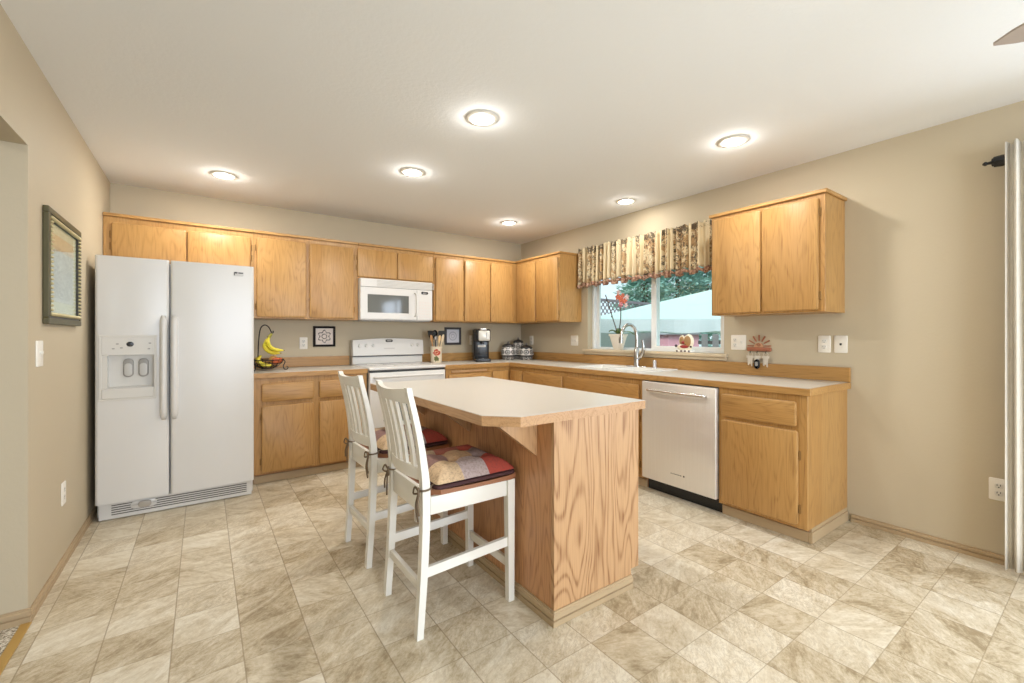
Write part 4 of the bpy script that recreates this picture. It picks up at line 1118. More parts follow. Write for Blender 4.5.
plate('outlet', 'white wall outlet low on the wall beside the curtain', 'outlet', FR_RIGHT, -4.312, 0.396, 0.074, 0.118, 'outlet')
plate('light_switch', 'white light switch on the left wall under the framed drawing', 'light switch', FR_LEFT, -1.857, 1.140, 0.090, 0.118, 'switch')
plate('outlet', 'white wall outlet low on the left wall', 'outlet', FR_LEFT, -1.440, 0.383, 0.076, 0.118, 'outlet')

# ------------------------------------------------------------------ pictures
def picture(label, fr, a0, a1, z0, z1, fw, fm, art, depth=0.018, group=None):
    c = fr((a0 + a1) / 2, 0, (z0 + z1) / 2)
    t = thing('framed_picture', label, 'picture', c, group)
    b = B(); b.frame(fr, a0, a1, z0, z1, fw, 0.0008, depth, 0.0025); build('frame', b, fm, t)
    A = fr(a0 + fw - 0.001, 0.0009, z0 + fw - 0.001); C = fr(a1 - fw + 0.001, depth * 0.35, z1 - fw + 0.001)
    b = B(); b.box(A[0], C[0], A[1], C[1], A[2], C[2]); build('art', b, art, t)
    return t
BLKFRAME = mat('black_picture_frame', rgb(28, 22, 19), 0.7, 0, 0.2)
picture('small black-framed star medallion print on the wall left of the stove', FR_BACK, -2.588, -2.378, 1.108, 1.314, 0.021, BLKFRAME, sketch_mat('star'))
picture('small grey-black framed pale ring print between utensil crock and coffee maker', FR_BACK, -1.138, -0.918, 1.108, 1.318, 0.026, mat('charcoal_picture_frame', rgb(62, 58, 58), 0.4), sketch_mat('ring'))
# large framed drawing on the left wall
OLIVE = mat('olive_frame_wood', rgb(80, 74, 44), 0.5, bump=(50, 0.2)); GOLD = mat('silver_gold_beading', rgb(196, 184, 142), 0.35, 0.5)
a0, a1, z0, z1 = -1.805, -1.145, 1.277, 1.830
t = thing('framed_picture', 'large olive and silver framed pencil drawing on the left wall', 'picture', (LX, (a0 + a1) / 2, (z0 + z1) / 2))
b = B(); b.frame(FR_LEFT, a0, a1, z0, z1, 0.030, 0.0008, 0.023, 0.004); build('frame', b, OLIVE, t)
b = B(); n = 0
for k in range(31):
    u = a0 + 0.047 + (a1 - a0 - 0.094) * k / 30
    for zz in (z0 + 0.047, z1 - 0.047): b.ball(FR_LEFT(u, 0.022, zz), 0.0095, (1, 0.72, 1), n=6)
for k in range(23):
    u = z0 + 0.047 + (z1 - z0 - 0.094) * k / 22
    for aa in (a0 + 0.047, a1 - 0.047): b.ball(FR_LEFT(aa, 0.022, u), 0.0095, (1, 1, 0.72), n=6)
build('beading', b, GOLD, t, True)
b = B(); b.frame(FR_LEFT, a0 + 0.0302, a1 - 0.0302, z0 + 0.0302, z1 - 0.0302, 0.026, 0.0008, 0.018); build('inner_frame', b, mat('dark_inner_frame', rgb(58, 52, 40), 0.5), t)
b = B(); b.box(LX + 0.001, LX + 0.008, a0 + 0.054, a1 - 0.054, z0 + 0.054, z1 - 0.054); build('mat_board', b, mat('cream_mat_board', rgb(232, 224, 196), 0.7), t)
b = B(); b.box(LX + 0.0082, LX + 0.0095, a0 + 0.115, a1 - 0.115, z0 + 0.115, z1 - 0.105); build('drawing', b, sketch_mat('pencil'), t)
b = B(); b.box(LX + 0.012, LX + 0.0135, a0 + 0.0545, a1 - 0.0545, z0 + 0.0545, z1 - 0.0545); build('glazing', b, GLASS, t)

# ------------------------------------------------------------------ things on the back counter
CZ = 0.9146
# fruit stand
t = thing('fruit_stand', 'dark wire fruit bowl with banana hook beside the refrigerator', 'fruit bowl', (-3.02, -0.30, CZ))
cx, cy = -3.02, -0.30
b = B()
for z, r in ((1.006, 0.130), (0.975, 0.112), (0.948, 0.082), (0.930, 0.045)):
    b.tube([(cx + r * math.cos(a), cy + r * math.sin(a), z) for a in [2 * PI * k / 28 for k in range(29)]], 0.0032 if z < 1 else 0.0045, 6)
for k in range(14):
    a = 2 * PI * k / 14
    b.tube([(cx + r * math.cos(a), cy + r * math.sin(a), z) for r, z in ((0.130, 1.006), (0.112, 0.975), (0.082, 0.948), (0.045, 0.930), (0.0, 0.927))], 0.0026, 5)
build('wire_bowl', b, BLACK_METAL, t, True)
for an in (-20, 100, 220):
    a = math.radians(an); u = Vector((math.cos(a), math.sin(a), 0)); c = Vector((cx, cy, 0))
    b = B(); b.tube(bez([c + u * 0.130 + Vector((0, 0, 1.004)), c + u * 0.142 + Vector((0, 0, 0.985)), c + u * 0.128 + Vector((0, 0, 0.950)), c + u * 0.135 + Vector((0, 0, 0.922)),
                         c + u * 0.158 + Vector((0, 0, 0.920)), c + u * 0.166 + Vector((0, 0, 0.940)), c + u * 0.152 + Vector((0, 0, 0.946))], 6), 0.0042, 6); build('scroll_foot', b, BLACK_METAL, t, True)
b = B(); b.tube(bez([(cx - 0.075, cy, 0.950), (cx - 0.072, cy, 1.06), (cx - 0.066, cy, 1.20), (cx - 0.052, cy, 1.285), (cx - 0.022, cy, 1.314), (cx + 0.008, cy, 1.298), (cx + 0.026, cy, 1.262), (cx + 0.036, cy, 1.243), (cx + 0.046, cy, 1.250), (cx + 0.044, cy, 1.264)], 6), 0.0048, 8); build('banana_hook', b, BLACK_METAL, t, True)
BTIP = mat('banana_tip', rgb(88, 72, 44), 0.7)
def banana(pts, r, parent, tipend=True):
    P = bez(pts, 6); n = len(P)
    rs = [r * (0.32 + 0.68 * min(1, (i / (n - 1)) / 0.25)) if i / (n - 1) < 0.25 else (r if i / (n - 1) < 0.72 else r * (1 - 0.72 * ((i / (n - 1) - 0.72) / 0.28) ** 1.6)) for i in range(n)]
    b = B(); b.tube(P, rs, 7); o = build('banana', b, BANANA, parent, 50)
    b = B(); b.tube([P[-1], P[-1] + (P[-1] - P[-3]).normalized() * 0.009], [rs[-1] * 1.02, rs[-1] * 0.7], 7); build('tip', b, BTIP, o)
    return o
t = thing('banana_bunch', 'yellow-green banana bunch hanging from the wire hook', 'bananas', (cx + 0.02, cy, 1.22), 'bananas')
b = B(); b.tube([(cx + 0.034, cy, 1.238), (cx + 0.018, cy, 1.215), (cx + 0.008, cy, 1.200)], [0.010, 0.014, 0.017], 8); build('stem', b, mat('banana_stem', rgb(150, 142, 58), 0.7), t)
for k, (dy, dx, dz) in enumerate(((0.0, 0.0, 0.0), (-0.035, 0.012, -0.004), (0.034, 0.004, -0.004), (-0.018, -0.012, -0.030), (0.020, -0.010, -0.030))):
    banana([(cx + 0.010, cy + dy * 0.3, 1.203), (cx - 0.010 + dx, cy + dy, 1.165 + dz), (cx + 0.008 + dx, cy + dy * 1.2, 1.122 + dz), (cx + 0.055 + dx, cy + dy * 1.3, 1.096 + dz), (cx + 0.110 + dx, cy + dy * 1.3, 1.092 + dz)], 0.017, t)
t = thing('banana_bunch', 'ripe yellow bananas lying in the wire bowl', 'bananas', (cx - 0.03, cy, 0.95), 'bananas')
for k in range(4):
    y = cy - 0.060 + k * 0.034
    banana([(cx - 0.052, y * 0.6 + cy * 0.4, 1.045), (cx - 0.075, y, 1.010), (cx - 0.052, y, 0.975), (cx - 0.006, y, 0.958), (cx + 0.030, y, 0.960)], 0.0165, t)
for (dx, dy, dz, r, c, lab) in ((0.058, -0.045, 0.995, 0.034, 'r', 'red apple at the front of the wire fruit bowl'), (0.050, 0.040, 1.005, 0.036, 'y', 'pale yellow peach on the right side of the wire fruit bowl'), (0.095, 0.0, 0.998, 0.026, 'r', 'small red fruit against the right rim of the wire bowl')):
    m = MATS.get('apple_' + c) or apple_mat('apple_' + c, *((rgb(182, 58, 40), rgb(214, 120, 60)) if c == 'r' else (rgb(232, 190, 110), rgb(226, 160, 90)))); MATS['apple_' + c] = m
    t = thing('apple' if c == 'r' else 'peach', lab, 'fruit', (cx + dx, cy + dy, dz - r), 'fruit in the bowl')
    b = B(); b.lathe([(0.002, dz + r * 0.74), (r * 0.35, dz + r * 0.92), (r * 0.75, dz + r * 0.72), (r, dz + r * 0.1), (r * 0.86, dz - r * 0.5), (r * 0.45, dz - r * 0.9), (0.004, dz - r * 0.82)], (cx + dx, cy + dy, 0), 16); build('flesh', b, m, t, True)
    b = B(); b.tube([(cx + dx, cy + dy, dz + r * 0.72), (cx + dx + 0.003, cy + dy, dz + r * 1.1)], 0.0018, 5); build('stalk', b, BTIP, t)

# utensil crock
ux, uy = -1.345, -0.215
t = thing('utensil_crock', 'cream crock with a red flower holding utensils by the stove', 'crock', (ux, uy, CZ))
b = B(); b.lathe([(0.058, CZ), (0.062, CZ + 0.006), (0.062, CZ + 0.172), (0.065, CZ + 0.176), (0.065, CZ + 0.182), (0.056, CZ + 0.182), (0.055, CZ + 0.02), (0.02, CZ + 0.014)], (ux, uy, 0), 28); build('pot', b, crock_mat(), t, 50)
UT_ = [('spatula', 'black spatula with a slotted head leaning left in the crock', -0.026, 0.008, -0.052, 0.30, 'spat', BLACK),
       ('ladle', 'black ladle standing at the middle of the crock', 0.004, 0.034, 0.004, 0.325, 'round', BLACK),
       ('slotted_turner', 'dark slotted turner leaning right in the crock', 0.022, 0.006, 0.062, 0.30, 'spat', DARK_PLASTIC),
       ('serving_spoon', 'grey metal serving spoon at the left of the crock', -0.010, -0.026, -0.018, 0.275, 'round', mat('grey_metal_spoon', rgb(150, 144, 138), 0.35, 0.6)),
       ('wooden_spoon', 'pale wooden spoon at the front of the crock', 0.012, -0.028, 0.022, 0.245, 'stick', mat('pale_spoon_wood', rgb(214, 180, 132), 0.6)),
       ('wooden_spatula', 'pale wooden spatula leaning far right in the crock', 0.034, -0.012, 0.068, 0.255, 'stick', mat('pale_spatula_wood', rgb(226, 204, 168), 0.6)),
       ('wooden_fork', 'brown wooden fork leaning far left in the crock', -0.038, -0.012, -0.060, 0.25, 'stick', mat('brown_fork_wood', rgb(176, 128, 80), 0.6))]
for nm, lab, dx, dy, tx, hh, kd, m in UT_:
    p0 = Vector((ux + dx * 0.6, uy + dy * 0.6, CZ + 0.030)); p1 = Vector((ux + tx, uy + dy * 1.2, CZ + hh)); u = (p1 - p0).normalized()
    t = thing(nm, lab, 'kitchen utensil', p0, 'utensils in the crock')
    b = B(); b.tube([p0, p1 - u * 0.03], 0.0055, 8); build('handle', b, m, t, 40)
    b = B()
    if kd == 'spat':
        for s in range(1): pass
        a = Vector((1, 0, 0)); q = p1 - u * 0.032
        b.loft([[q + u * h + a * (-w) + Vector((0, -0.003, 0)), q + u * h + a * w + Vector((0, -0.003, 0)), q + u * h + a * w + Vector((0, 0.003, 0)), q + u * h + a * (-w) + Vector((0, 0.003, 0))] for h, w in ((0, 0.008), (0.02, 0.034), (0.085, 0.042), (0.092, 0.038))])
    elif kd == 'round':
        rr_ = 0.034 if nm == 'ladle' else 0.022; b.ball(p1, rr_, (1, 0.4, 1.3), 12)
    else:
        b.loft([[p1 - u * 0.032 + u * h + Vector((w * math.cos(k), 0.35 * w * math.sin(k), 0)) for k in [2 * PI * i / 10 for i in range(10)]] for h, w in ((0, 0.0055), (0.03, 0.014), (0.07, 0.018), (0.09, 0.012), (0.096, 0.004))])
    build('head', b, m, t, 50)

# coffee maker
kx0, kx1, ky0, ky1 = -0.815, -0.660, -0.415, -0.140
t = thing('coffee_maker', 'black single-cup coffee maker with a silver lid front', 'coffee maker', ((kx0 + kx1) / 2, -0.26, CZ))
b = B(); b.box(kx0, kx1, -0.290, ky1, CZ, CZ + 0.355, 0.018, 3); build('tower', b, BLACK, t, 40)
b = B(); b.box(kx0, kx1, ky0, -0.2905, CZ, CZ + 0.035, 0.010, 3); build('drip_tray', b, BLACK, t, 40)
b = B(); b.box(kx0, kx1, ky0 + 0.01, -0.2905, CZ + 0.215, CZ + 0.352, 0.022, 3); hd = build('brew_head', b, BLACK, t, 40)
b = B(); b.slab(FR_BACK, kx0 + 0.030, kx1 - 0.010, CZ + 0.225, CZ + 0.335, 0.4055, 0.412, 0.012, 0.004); hp = build('silver_front', b, mat('silver_panel', rgb(206, 202, 192), 0.3, 0.3), t, 40)
b = B(); b.slab(FR_BACK, -0.712, -0.700, CZ + 0.255, CZ + 0.315, 0.4122, 0.4135, 0.004, 0); build('latch_mark', b, GREY_PLASTIC, t)
b = B(); b.slab(FR_BACK, kx0 + 0.045, kx1 - 0.045, CZ + 0.336, CZ + 0.360, 0.36, 0.416, 0.008, 0.004); build('lid_handle', b, mat('silver_lid_bar', rgb(190, 188, 184), 0.3, 0.4), t, 40)
b = B(); b.slab(FR_BACK, kx0 + 0.040, kx1 - 0.036, CZ + 0.155, CZ + 0.178, 0.2905, 0.292, 0.003, 0); build('white_label', b, PAPER, t)
b = B(); b.lathe([(0.018, CZ + 0.19), (0.014, CZ + 0.214)], ((kx0 + kx1) / 2, -0.35, 0), 14); build('nozzle', b, DARK_PLASTIC, t, 40)
b = B(); b.box(kx0 - 0.0045, kx0 - 0.0003, -0.27, -0.13, CZ + 0.04, CZ + 0.30, 0.002); build('water_tank', b, mat('smoked_tank', rgb(52, 48, 46), 0.15), t)

t.rotation_euler.z = math.radians(-22); t.location.x -= 0.045; t.scale = (1.16, 1.06, 1.08)
# three patterned jars in the corner
JM = jar_mat(); JL = mat('black_lid_glaze', rgb(70, 68, 66), 0.25)
for (jx, jy, r, h, lab) in ((-0.325, -0.165, 0.092, 0.165, 'round black and white patterned lidded jar on the left of the corner trio'),
                            (-0.140, -0.128, 0.080, 0.215, 'tallest black and white patterned jar with pointed lid in the corner'),
                            (-0.145, -0.310, 0.092, 0.145, 'low black and white patterned lidded jar on the right of the corner trio')):
    t = thing('lidded_jar', lab, 'jar', (jx, jy, CZ), 'black and white corner jars')
    b = B(); b.lathe([(r * 0.62, CZ), (r * 0.78, CZ + 0.008), (r * 0.98, CZ + h * 0.35), (r, CZ + h * 0.55), (r * 0.92, CZ + h * 0.85), (r * 0.80, CZ + h)], (jx, jy, 0), 28); build('body', b, JM, t, True)
    b = B(); b.lathe([(r * 0.84, CZ + h + 0.0003), (r * 0.84, CZ + h + 0.008), (r * 0.62, CZ + h + 0.026), (r * 0.2, CZ + h + 0.038), (0.010, CZ + h + 0.042)], (jx, jy, 0), 24); lid = build('lid', b, JL, t, 50)
    b = B(); b.ball((jx, jy, CZ + h + 0.052), 0.013, n=10); build('knob', b, mat('grey_lid_knob', rgb(120, 112, 106), 0.3), lid, True)

# ------------------------------------------------------------------ on the window sill
SZ = WZ0 + 0.0255
px, py = 0.012, -1.672
t = thing('potted_orchid', 'orchid with coral blooms in a white pot on the window sill', 'potted plant', (px, py, SZ))
b = B()
def sq(h, w): return [(px + w * 0.72 * math.copysign(abs(math.cos(a)) ** 0.55, math.cos(a)), py + w * math.copysign(abs(math.sin(a)) ** 0.55, math.sin(a)), SZ + h) for a in [2 * PI * k / 32 for k in range(32)]]
b.loft([sq(0.0, 0.042), sq(0.004, 0.045), sq(0.145, 0.086), sq(0.148, 0.094), sq(0.165, 0.095), sq(0.165, 0.085), sq(0.13, 0.078)]); build('pot', b, mat('cream_pot_glaze', rgb(226, 218, 204), 0.35), t, 40)
GREEN = mat('orchid_leaf_green', rgb(96, 122, 66), 0.45); STEMG = mat('orchid_stem_brown', rgb(74, 66, 60), 0.6)
for an, L, dr in ((20, 0.15, 0.045), (150, 0.13, 0.02), (-85, 0.20, -0.02), (-140, 0.12, 0.0), (80, 0.14, 0.01)):
    a = math.radians(an); u = Vector((math.cos(a) * 0.5, math.sin(a), 0)); s = Vector((-u.y, u.x, 0)).normalized(); R = []
    for i in range(9):
        q = i / 8; c = Vector((px, py, SZ + 0.158)) + u * L * q + Vector((0, 0, 0.14 * q - (0.12 - dr) * q * q)); w = 0.027 * math.sin(PI * min(0.97, 0.15 + 0.85 * q)) + 0.001
        R.append([c - s * w + Vector((0, 0, 0.004)), c, c + s * w + Vector((0, 0, 0.004)), c + Vector((0, 0, -0.003))])
    b = B(); b.loft(R); build('leaf', b, GREEN, t, True)
stems = [[(px, py, SZ + 0.15), (px - 0.005, py + 0.045, SZ + 0.27), (px - 0.010, py + 0.10, SZ + 0.42), (px - 0.01, py + 0.165, SZ + 0.58)],
         [(px, py, SZ + 0.15), (px, py - 0.03, SZ + 0.30), (px - 0.005, py - 0.040, SZ + 0.44), (px - 0.01, py - 0.055, SZ + 0.515)]]
for s in stems:
    b = B(); b.tube(bez(s, 8), 0.0056, 6)
    if s is stems[0]:
        for q in (12, 17, 21): 
            p = bez(s, 8)[q]; b.ball(p + Vector((0, 0.010, 0.004)), 0.008, n=6)
    build('stem', b, STEMG, t, True)
CORAL = mat('coral_petal', rgb(214, 118, 92), 0.6); PALEP = mat('pale_pink_petal', rgb(232, 206, 206), 0.6); PINK = mat('pink_petal', rgb(214, 140, 150), 0.6)
for k, (dy, dz, sc, m) in enumerate(((-0.055, 0.520, 1.0, CORAL), (-0.010, 0.545, 0.9, CORAL), (-0.095, 0.500, 0.9, CORAL), (-0.05, 0.465, 0.8, PINK), (-0.075, 0.555, 0.7, CORAL), (-0.13, 0.535, 0.8, PALEP), (-0.02, 0.595, 0.7, PALEP), (-0.115, 0.455, 0.7, PALEP))):
    c = Vector((px - 0.02, py + dy, SZ + dz)); b = B()
    for j in range(5):
        a = 2 * PI * j / 5 + 0.3 * k; u = Vector((-0.25, math.cos(a), math.sin(a))).normalized(); s = Vector((0.0, -math.sin(a), math.cos(a))); R = []
        for i in range(6):
            q = i / 5; w = 0.015 * sc * math.sin(PI * (0.12 + 0.83 * q)) + 0.0005; o2 = c + u * 0.042 * sc * q + Vector((0.012 * q * q, 0, 0))
            R.append([o2 - s * w, o2 + Vector((-0.002, 0, 0)), o2 + s * w, o2 + Vector((0.002, 0, 0))])
        b.loft(R)
    b.ball(c + Vector((-0.006, 0, 0)), 0.007 * sc, n=8); build('bloom', b, m, t, True)
# small figurine
fx, fy = 0.000, -2.440
t = thing('figurine', 'small cream and red figurine with two rounded lobes on the window sill', 'figurine', (fx, fy, SZ))
FRF = lambda a, d, z: (fx - d, fy - a, z)
b = B(); b.slab(FRF, -0.088, 0.082, SZ, SZ + 0.020, -0.022, 0.022, 0.008, 0.004); build('base', b, CERAMIC, t, 40)
b = B()
for a in (-0.062, -0.02, 0.018, 0.056): b.ball(FRF(a, 0.020, SZ + 0.012), 0.009, n=8)
b.ball(FRF(-0.078, 0.010, SZ + 0.058), 0.013, n=8); b.ball(FRF(0.066, 0.010, SZ + 0.052), 0.010, n=8); build('dark_beads', b, mat('dark_bead', rgb(58, 40, 44), 0.4), t, True)
b = B(); b.ball(FRF(-0.022, 0.0, SZ + 0.104), 0.040, (0.4, 0.82, 1.25), 14); b.ball(FRF(0.040, 0.0, SZ + 0.098), 0.054, (0.36, 0.95, 1.18), 16); b.ball(FRF(0.0, 0.0, SZ + 0.045), 0.05, (0.4, 1.5, 0.66), 14); build('body', b, mat('cream_figurine_glaze', rgb(236, 226, 202), 0.35), t, True)
b = B(); b.ball(FRF(-0.022, 0.0085, SZ + 0.106), 0.030, (0.4, 0.8, 1.25), 12); b.ball(FRF(0.036, 0.011, SZ + 0.098), 0.042, (0.36, 0.9, 1.18), 12); build('brown_inset', b, mat('tan_figurine_inset', rgb(158, 122, 78), 0.5), t, True)
b = B(); b.ball(FRF(0.006, 0.012, SZ + 0.052), 0.038, (0.5, 1.2, 0.42), 12); b.ball(FRF(-0.002, 0.014, SZ + 0.088), 0.018, (0.6, 1.2, 0.9), 10); build('red_band', b, mat('red_figurine_band', rgb(150, 44, 40), 0.4), t, True)

# sun key rack with keys
sy, sz = -3.078, 1.152
t = thing('key_rack', 'copper sunburst key rack on the wall right of the switch plate', 'key rack', (0, sy, 1.10))
COPPER = mat('copper_brown', rgb(166, 104, 76), 0.5, 0.2, bump=(60, 0.2))
b = B(); b.slab(FR_RIGHT, sy - 0.088, sy + 0.088, 1.100, 1.131, 0.0008, 0.016, 0.008, 0.003); build('bar', b, COPPER, t, 40)
b = B(); pts = [(sy + 0.034 * math.cos(a), 1.1315 + 0.034 * math.sin(a)) for a in [PI * k / 14 for k in range(15)]]
b.prism(pts, 0.0008, 0.012, lambda a, z, d: (-d, a, z)); build('sun_disc', b, mat('pale_copper', rgb(206, 158, 122), 0.4, 0.2), t, 40)
b = B(); b.tube([(-0.0135, sy + 0.016 * math.cos(a) * q, 1.148 + 0.014 * math.sin(a) * q) for a, q in [(4 * PI * k / 24, 1 - k / 30) for k in range(25)]], 0.002, 5); build('spiral', b, COPPER, t)
b = B()
for k in range(7):
    a = PI * k / 6; u = (math.cos(a), math.sin(a)); p = (-u[1], u[0]); z0 = 1.140
    r0, r1 = 0.040, 0.086
    if k in (0, 6): z0 = 1.142
    q = [(sy + u[0] * r0 + p[0] * 0.0035, z0 + u[1] * r0 + p[1] * 0.0035), (sy + u[0] * r0 - p[0] * 0.0035, z0 + u[1] * r0 - p[1] * 0.0035), (sy + u[0] * r1 - p[0] * 0.005, z0 + u[1] * r1 - p[1] * 0.005), (sy + u[0] * r1 + p[0] * 0.005, z0 + u[1] * r1 + p[1] * 0.005)]
    b.prism(q, 0.002, 0.009, lambda a_, z, d: (-d, a_, z))
build('ray', b, COPPER, t)
for yy in (sy + 0.055, sy + 0.004, sy - 0.058):
    b = B(); b.tube(bez([(-0.012, yy, 1.108), (-0.022, yy, 1.100), (-0.026, yy, 1.088), (-0.033, yy, 1.090), (-0.034, yy, 1.098)], 5), 0.002, 6); build('hook', b, BLACK_METAL, t, True)
KEYM = mat('key_steel', rgb(222, 214, 200), 0.3, 0.25)
def keyset(label, yy, big):
    t = thing('key_ring', label, 'keys', (-0.026, yy, 1.088), 'keys on the rack'); t.scale = (1.0, 1.3, 1.1)
    b = B(); b.tube([(-0.0265, yy + 0.013 * math.cos(a), 1.078 + 0.013 * math.sin(a)) for a in [2 * PI * k / 18 for k in range(19)]], 0.0014, 5); build('ring', b, KEYM, t, True)
    for k, (dy, L) in enumerate(((0.010, 0.052), (-0.010, 0.060), (0.0, 0.044))):
        b = B(); x = -0.0290 - 0.003 * k; c = yy + dy
        b.prism([(c - 0.011, 1.052), (c + 0.011, 1.052), (c + 0.012, 1.068), (c - 0.012, 1.068)], x, x - 0.002, lambda a, z, d: (d, a, z))
        b.prism([(c - 0.004, 1.052 - L), (c + 0.004, 1.056 - L), (c + 0.005, 1.052), (c - 0.005, 1.052)], x, x - 0.002, lambda a, z, d: (d, a, z)); build('key', b, KEYM, t)
    if big:
        b = B(); b.slab(FR_RIGHT, yy - 0.019, yy + 0.011, 0.978, 1.045, 0.0385, 0.050, 0.018, 0.004, 6); fb = build('fob', b, BLACK, t, 40)
        b = B(); b.slab(FR_RIGHT, yy - 0.011, yy + 0.003, 0.998, 1.028, 0.0502, 0.0515, 0.006, 0); build('fob_button', b, GREY_PLASTIC, t)
    return t
keyset('steel keys on the left hook of the sun key rack', sy + 0.055, False)
keyset('keys with a black remote fob on the middle hook of the rack', sy + 0.004, True)
keyset('steel keys on the right hook of the sun key rack', sy - 0.058, False)

# ------------------------------------------------------------------ outside the window
b = B(); b.box(0.16, 45, -25, 40, -0.62, -0.5); struct('ground', b, mat('lawn', rgb(120, 134, 86), 0.9, bump=(8, 0.5)))
cyaw, syaw = math.cos(0.616), math.sin(0.616)
E0 = Vector((-3.4826, -4.7101, 0))
def ext(r, dpt, z): return Vector((E0.x + r * cyaw + dpt * syaw, E0.y - r * syaw + dpt * cyaw, z))
def canvas(name, col):
    m = bpy.data.materials.new(name); m.use_nodes = True; t = m.node_tree
    tr = t.nodes.new('ShaderNodeBsdfTranslucent'); tr.inputs[0].default_value = col
    b_ = t.nodes['Principled BSDF']; b_.inputs['Base Color'].default_value = col; b_.inputs['Roughness'].default_value = 0.8
    mx = t.nodes.new('ShaderNodeMixShader'); mx.inputs[0].default_value = 0.3
    t.links.new(b_.outputs[0], mx.inputs[1]); t.links.new(tr.outputs[0], mx.inputs[2]); t.links.new(mx.outputs[0], t.nodes['Material Output'].inputs[0])
    return m
TENT = canvas('white_canopy_fabric', rgb(214, 236, 230)); TENTV = canvas('pale_blue_grey_skirt', rgb(238, 242, 246)); POLE = mat('grey_tent_pole', rgb(132, 138, 138), 0.4, 0.5)
tc = ext(3.7, 8.1, -0.5)
t = thing('canopy_tent', 'white pop-up canopy tent outside the window', 'canopy tent', tc)
c4 = [ext(1.2, 6.6, 1.47), ext(6.2, 6.6, 1.47), ext(6.2, 9.6, 1.47), ext(1.2, 9.6, 1.47)]; pk = ext(3.75, 8.1, 2.08)
b = B(); top = b.verts(c4); low = b.verts([p - Vector((0, 0, 0.03)) for p in c4]); v = b.bm.verts.new(pk); v2 = b.bm.verts.new(pk - Vector((0, 0, 0.03)))
for k in range(4):
    j = (k + 1) % 4; b.face([top[k], top[j], v]); b.face([low[j], low[k], v2]); b.face([top[k], low[k], low[j], top[j]])
build('roof', b, TENT, t)
b = B()
for k in range(4):
    p, q = c4[k], c4[(k + 1) % 4]; n = 40; nrm = (q - p).cross(Vector((0, 0, 1))).normalized(); g = []
    for i in range(n + 1):
        s = p + (q - p) * i / n + nrm * (0.02 + 0.02 * math.sin(i * 1.1))
        g.append((b.bm.verts.new(s - Vector((0, 0, 0.005))), b.bm.verts.new(s - Vector((0, 0, 0.20 + 0.015 * math.sin(i * 0.7))))))
    for a, c in zip(g, g[1:]): b.face([a[0], c[0], c[1], a[1]])
o = build('skirt', b, TENTV, t); solid(o, 0.01)
for k in range(4):
    b = B(); p = c4[k] * 0.985 + tc * 0.015; b.box(p.x - 0.03, p.x + 0.03, p.y - 0.03, p.y + 0.03, -0.499, 1.44); build('leg', b, POLE, t)
# lattice-topped fence behind the tent
LAT = mat('plum_brown_lattice', rgb(150, 136, 144), 0.7)
p0, p1 = ext(1.6, 10.8, 0), ext(4.15, 13.0, 0)
t = thing('lattice_fence', 'mauve-grey fence with a lattice top behind the canopy tent', 'fence', ((p0.x + p1.x) / 2, (p0.y + p1.y) / 2, -0.5))
u = (p1 - p0).normalized(); L = (p1 - p0).length; nrm = Vector((-u.y, u.x, 0))
def bar(b, a, c, w, th=0.012):
    d = (c - a).normalized(); s = d.cross(nrm).normalized()
    b.loft([[q + s * w + nrm * th, q - s * w + nrm * th, q - s * w - nrm * th, q + s * w - nrm * th] for q in (a, c)])
ZL0, ZL1 = 1.55, 2.15
b = B(); k = 0.0
while k < L + 0.6:
    for sgn in (1, -1):
        a0 = k if sgn > 0 else k; e0, e1 = (k - 0.6, k) if sgn > 0 else (k, k - 0.6)
        s0, s1 = max(0, min(L, e0)), max(0, min(L, e1))
        if abs(s1 - s0) > 0.05:
            f0 = (s0 - e0) / (e1 - e0); f1 = (s1 - e0) / (e1 - e0)
            bar(b, p0 + u * s0 + Vector((0, 0, ZL0 + (ZL1 - ZL0) * f0)) + nrm * 0.01 * sgn, p0 + u * s1 + Vector((0, 0, ZL0 + (ZL1 - ZL0) * f1)) + nrm * 0.01 * sgn, 0.013, 0.006)
    k += 0.17
build('lattice', b, LAT, t)
b = B(); bar(b, p0 + Vector((0, 0, 0.5)), p1 + Vector((0, 0, 0.5)), 0.98, 0.02); build('boards', b, mat('grey_green_boards', rgb(164, 170, 164), 0.8), t)
b = B(); bar(b, p0 + Vector((0, 0, ZL1)), p1 + Vector((0, 0, ZL1)), 0.035, 0.03); bar(b, p0 + Vector((0, 0, ZL0)), p1 + Vector((0, 0, ZL0)), 0.035, 0.03); build('rail', b, LAT, t)
# dark picket fence and rose-coloured shed panel beyond the tent
p0, p1 = ext(4.46, 10.4, 0), ext(7.3, 10.4, 0)
t = thing('picket_fence', 'grey-brown upright board fence seen under the tent skirt', 'fence', ((p0.x + p1.x) / 2, (p0.y + p1.y) / 2, -0.5))
u = (p1 - p0).normalized(); nrm = Vector((-u.y, u.x, 0))
b = B()
for i in range(11):
    s = p0 + u * (0.14 + 0.26 * i); bar(b, s + Vector((0, 0, -0.499)), s + Vector((0, 0, 1.25)), 0.07, 0.012)
build('picket', b, mat('grey_brown_picket', rgb(140, 134, 136), 0.8), t)
b = B()
for z in (0.0, 1.05): bar(b, p0 + Vector((0, 0, z)) + nrm * 0.03, p1 + Vector((0, 0, z)) + nrm * 0.03, 0.04, 0.015)
build('rail', b, mat('dark_fence_rail', rgb(90, 84, 84), 0.8), t)
p = ext(4.72, 12.6, -0.5)
t = thing('shed', 'dusty rose garden shed behind the tent', 'shed', p)
def sh(r, d): q = ext(r, d, 0); return (q.x, q.y)
b = B(); b.prism([sh(4.3, 12.0), sh(5.15, 12.0), sh(5.15, 13.2), sh(4.3, 13.2)], -0.499, 1.24); build('wall', b, mat('dusty_rose_siding', rgb(226, 164, 178), 0.8), t)
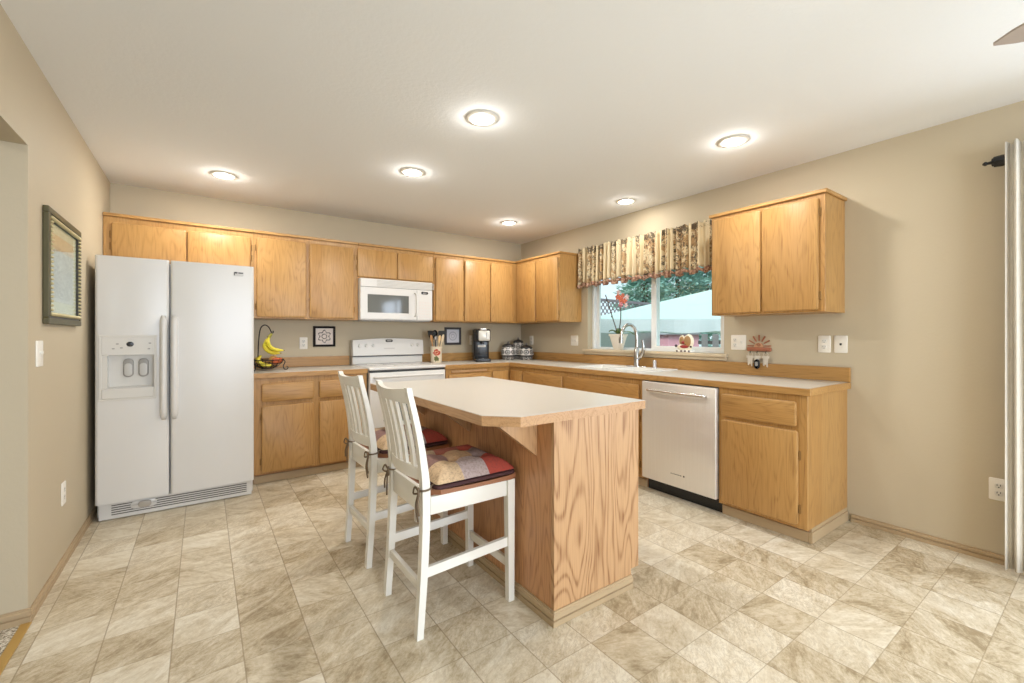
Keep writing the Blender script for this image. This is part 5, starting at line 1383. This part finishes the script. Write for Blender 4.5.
b = B(); b.loft([[ext(4.2, d, 1.2405), ext(5.25, d, 1.2405), ext(4.72, d, 1.40)] for d in (11.9, 13.3)]); build('roof', b, mat('grey_shed_roof', rgb(150, 150, 154), 0.8), t)
# trees
FOL = [foliage_mat('evergreen_needles', rgb(118, 160, 148), rgb(164, 198, 184)), foliage_mat('spruce_needles', rgb(108, 150, 142), rgb(152, 188, 178))]
BARK = mat('grey_bark', rgb(104, 88, 72), 0.9, bump=(20, 0.5))
def tree(label, pos, h, rad, seed, fol):
    rnd = random.Random(seed)
    t = thing('tree', label, 'tree', pos, 'trees beyond the tent')
    b = B(); b.tube([pos + Vector((0, 0, 0.001)), pos + Vector((0, 0, h * 0.55)), pos + Vector((0.1, 0, h * 0.9))], [0.16, 0.11, 0.03], 8); build('trunk', b, BARK, t, True)
    b = B()
    for i in range(6500):
        f = rnd.random() ** 0.9; z = h * (0.18 + 0.80 * f); rr = rad * (1 - 0.72 * f) * rnd.random() ** 0.4 * (0.8 + 0.3 * math.sin(f * 46)); a = rnd.uniform(0, 2 * PI)
        c = pos + Vector((rr * math.cos(a), rr * math.sin(a), z + rnd.uniform(-0.1, 0.1) * h / 5))
        d = Vector((math.cos(a), math.sin(a), rnd.uniform(-0.7, 0.6))).normalized(); s = d.cross(Vector((rnd.uniform(-1, 1), rnd.uniform(-1, 1), 1))).normalized(); n2 = d.cross(s)
        L = rnd.uniform(0.09, 0.22) * h / 5; w = L * 0.24
        b.loft([[c - s * 0.01, c + n2 * 0.01, c + s * 0.01], [c + d * L * 0.5 - s * w, c + d * L * 0.5 + n2 * w * 0.5, c + d * L * 0.5 + s * w], [c + d * L - s * 0.004, c + d * L + n2 * 0.004, c + d * L + s * 0.004]])
    build('foliage', b, fol, t)
tree('evergreen seen through the left window sash', ext(4.75, 15.6, -0.5), 5.2, 1.5, 1, FOL[0])
tree('broad dark evergreen at the middle of the right window sash', ext(7.2, 19.0, -0.5), 6.2, 2.1, 2, FOL[1])
tree('evergreen nearest the lone wall cabinet, beyond the tent', ext(11.2, 25.0, -0.5), 7.4, 2.6, 3, FOL[1])
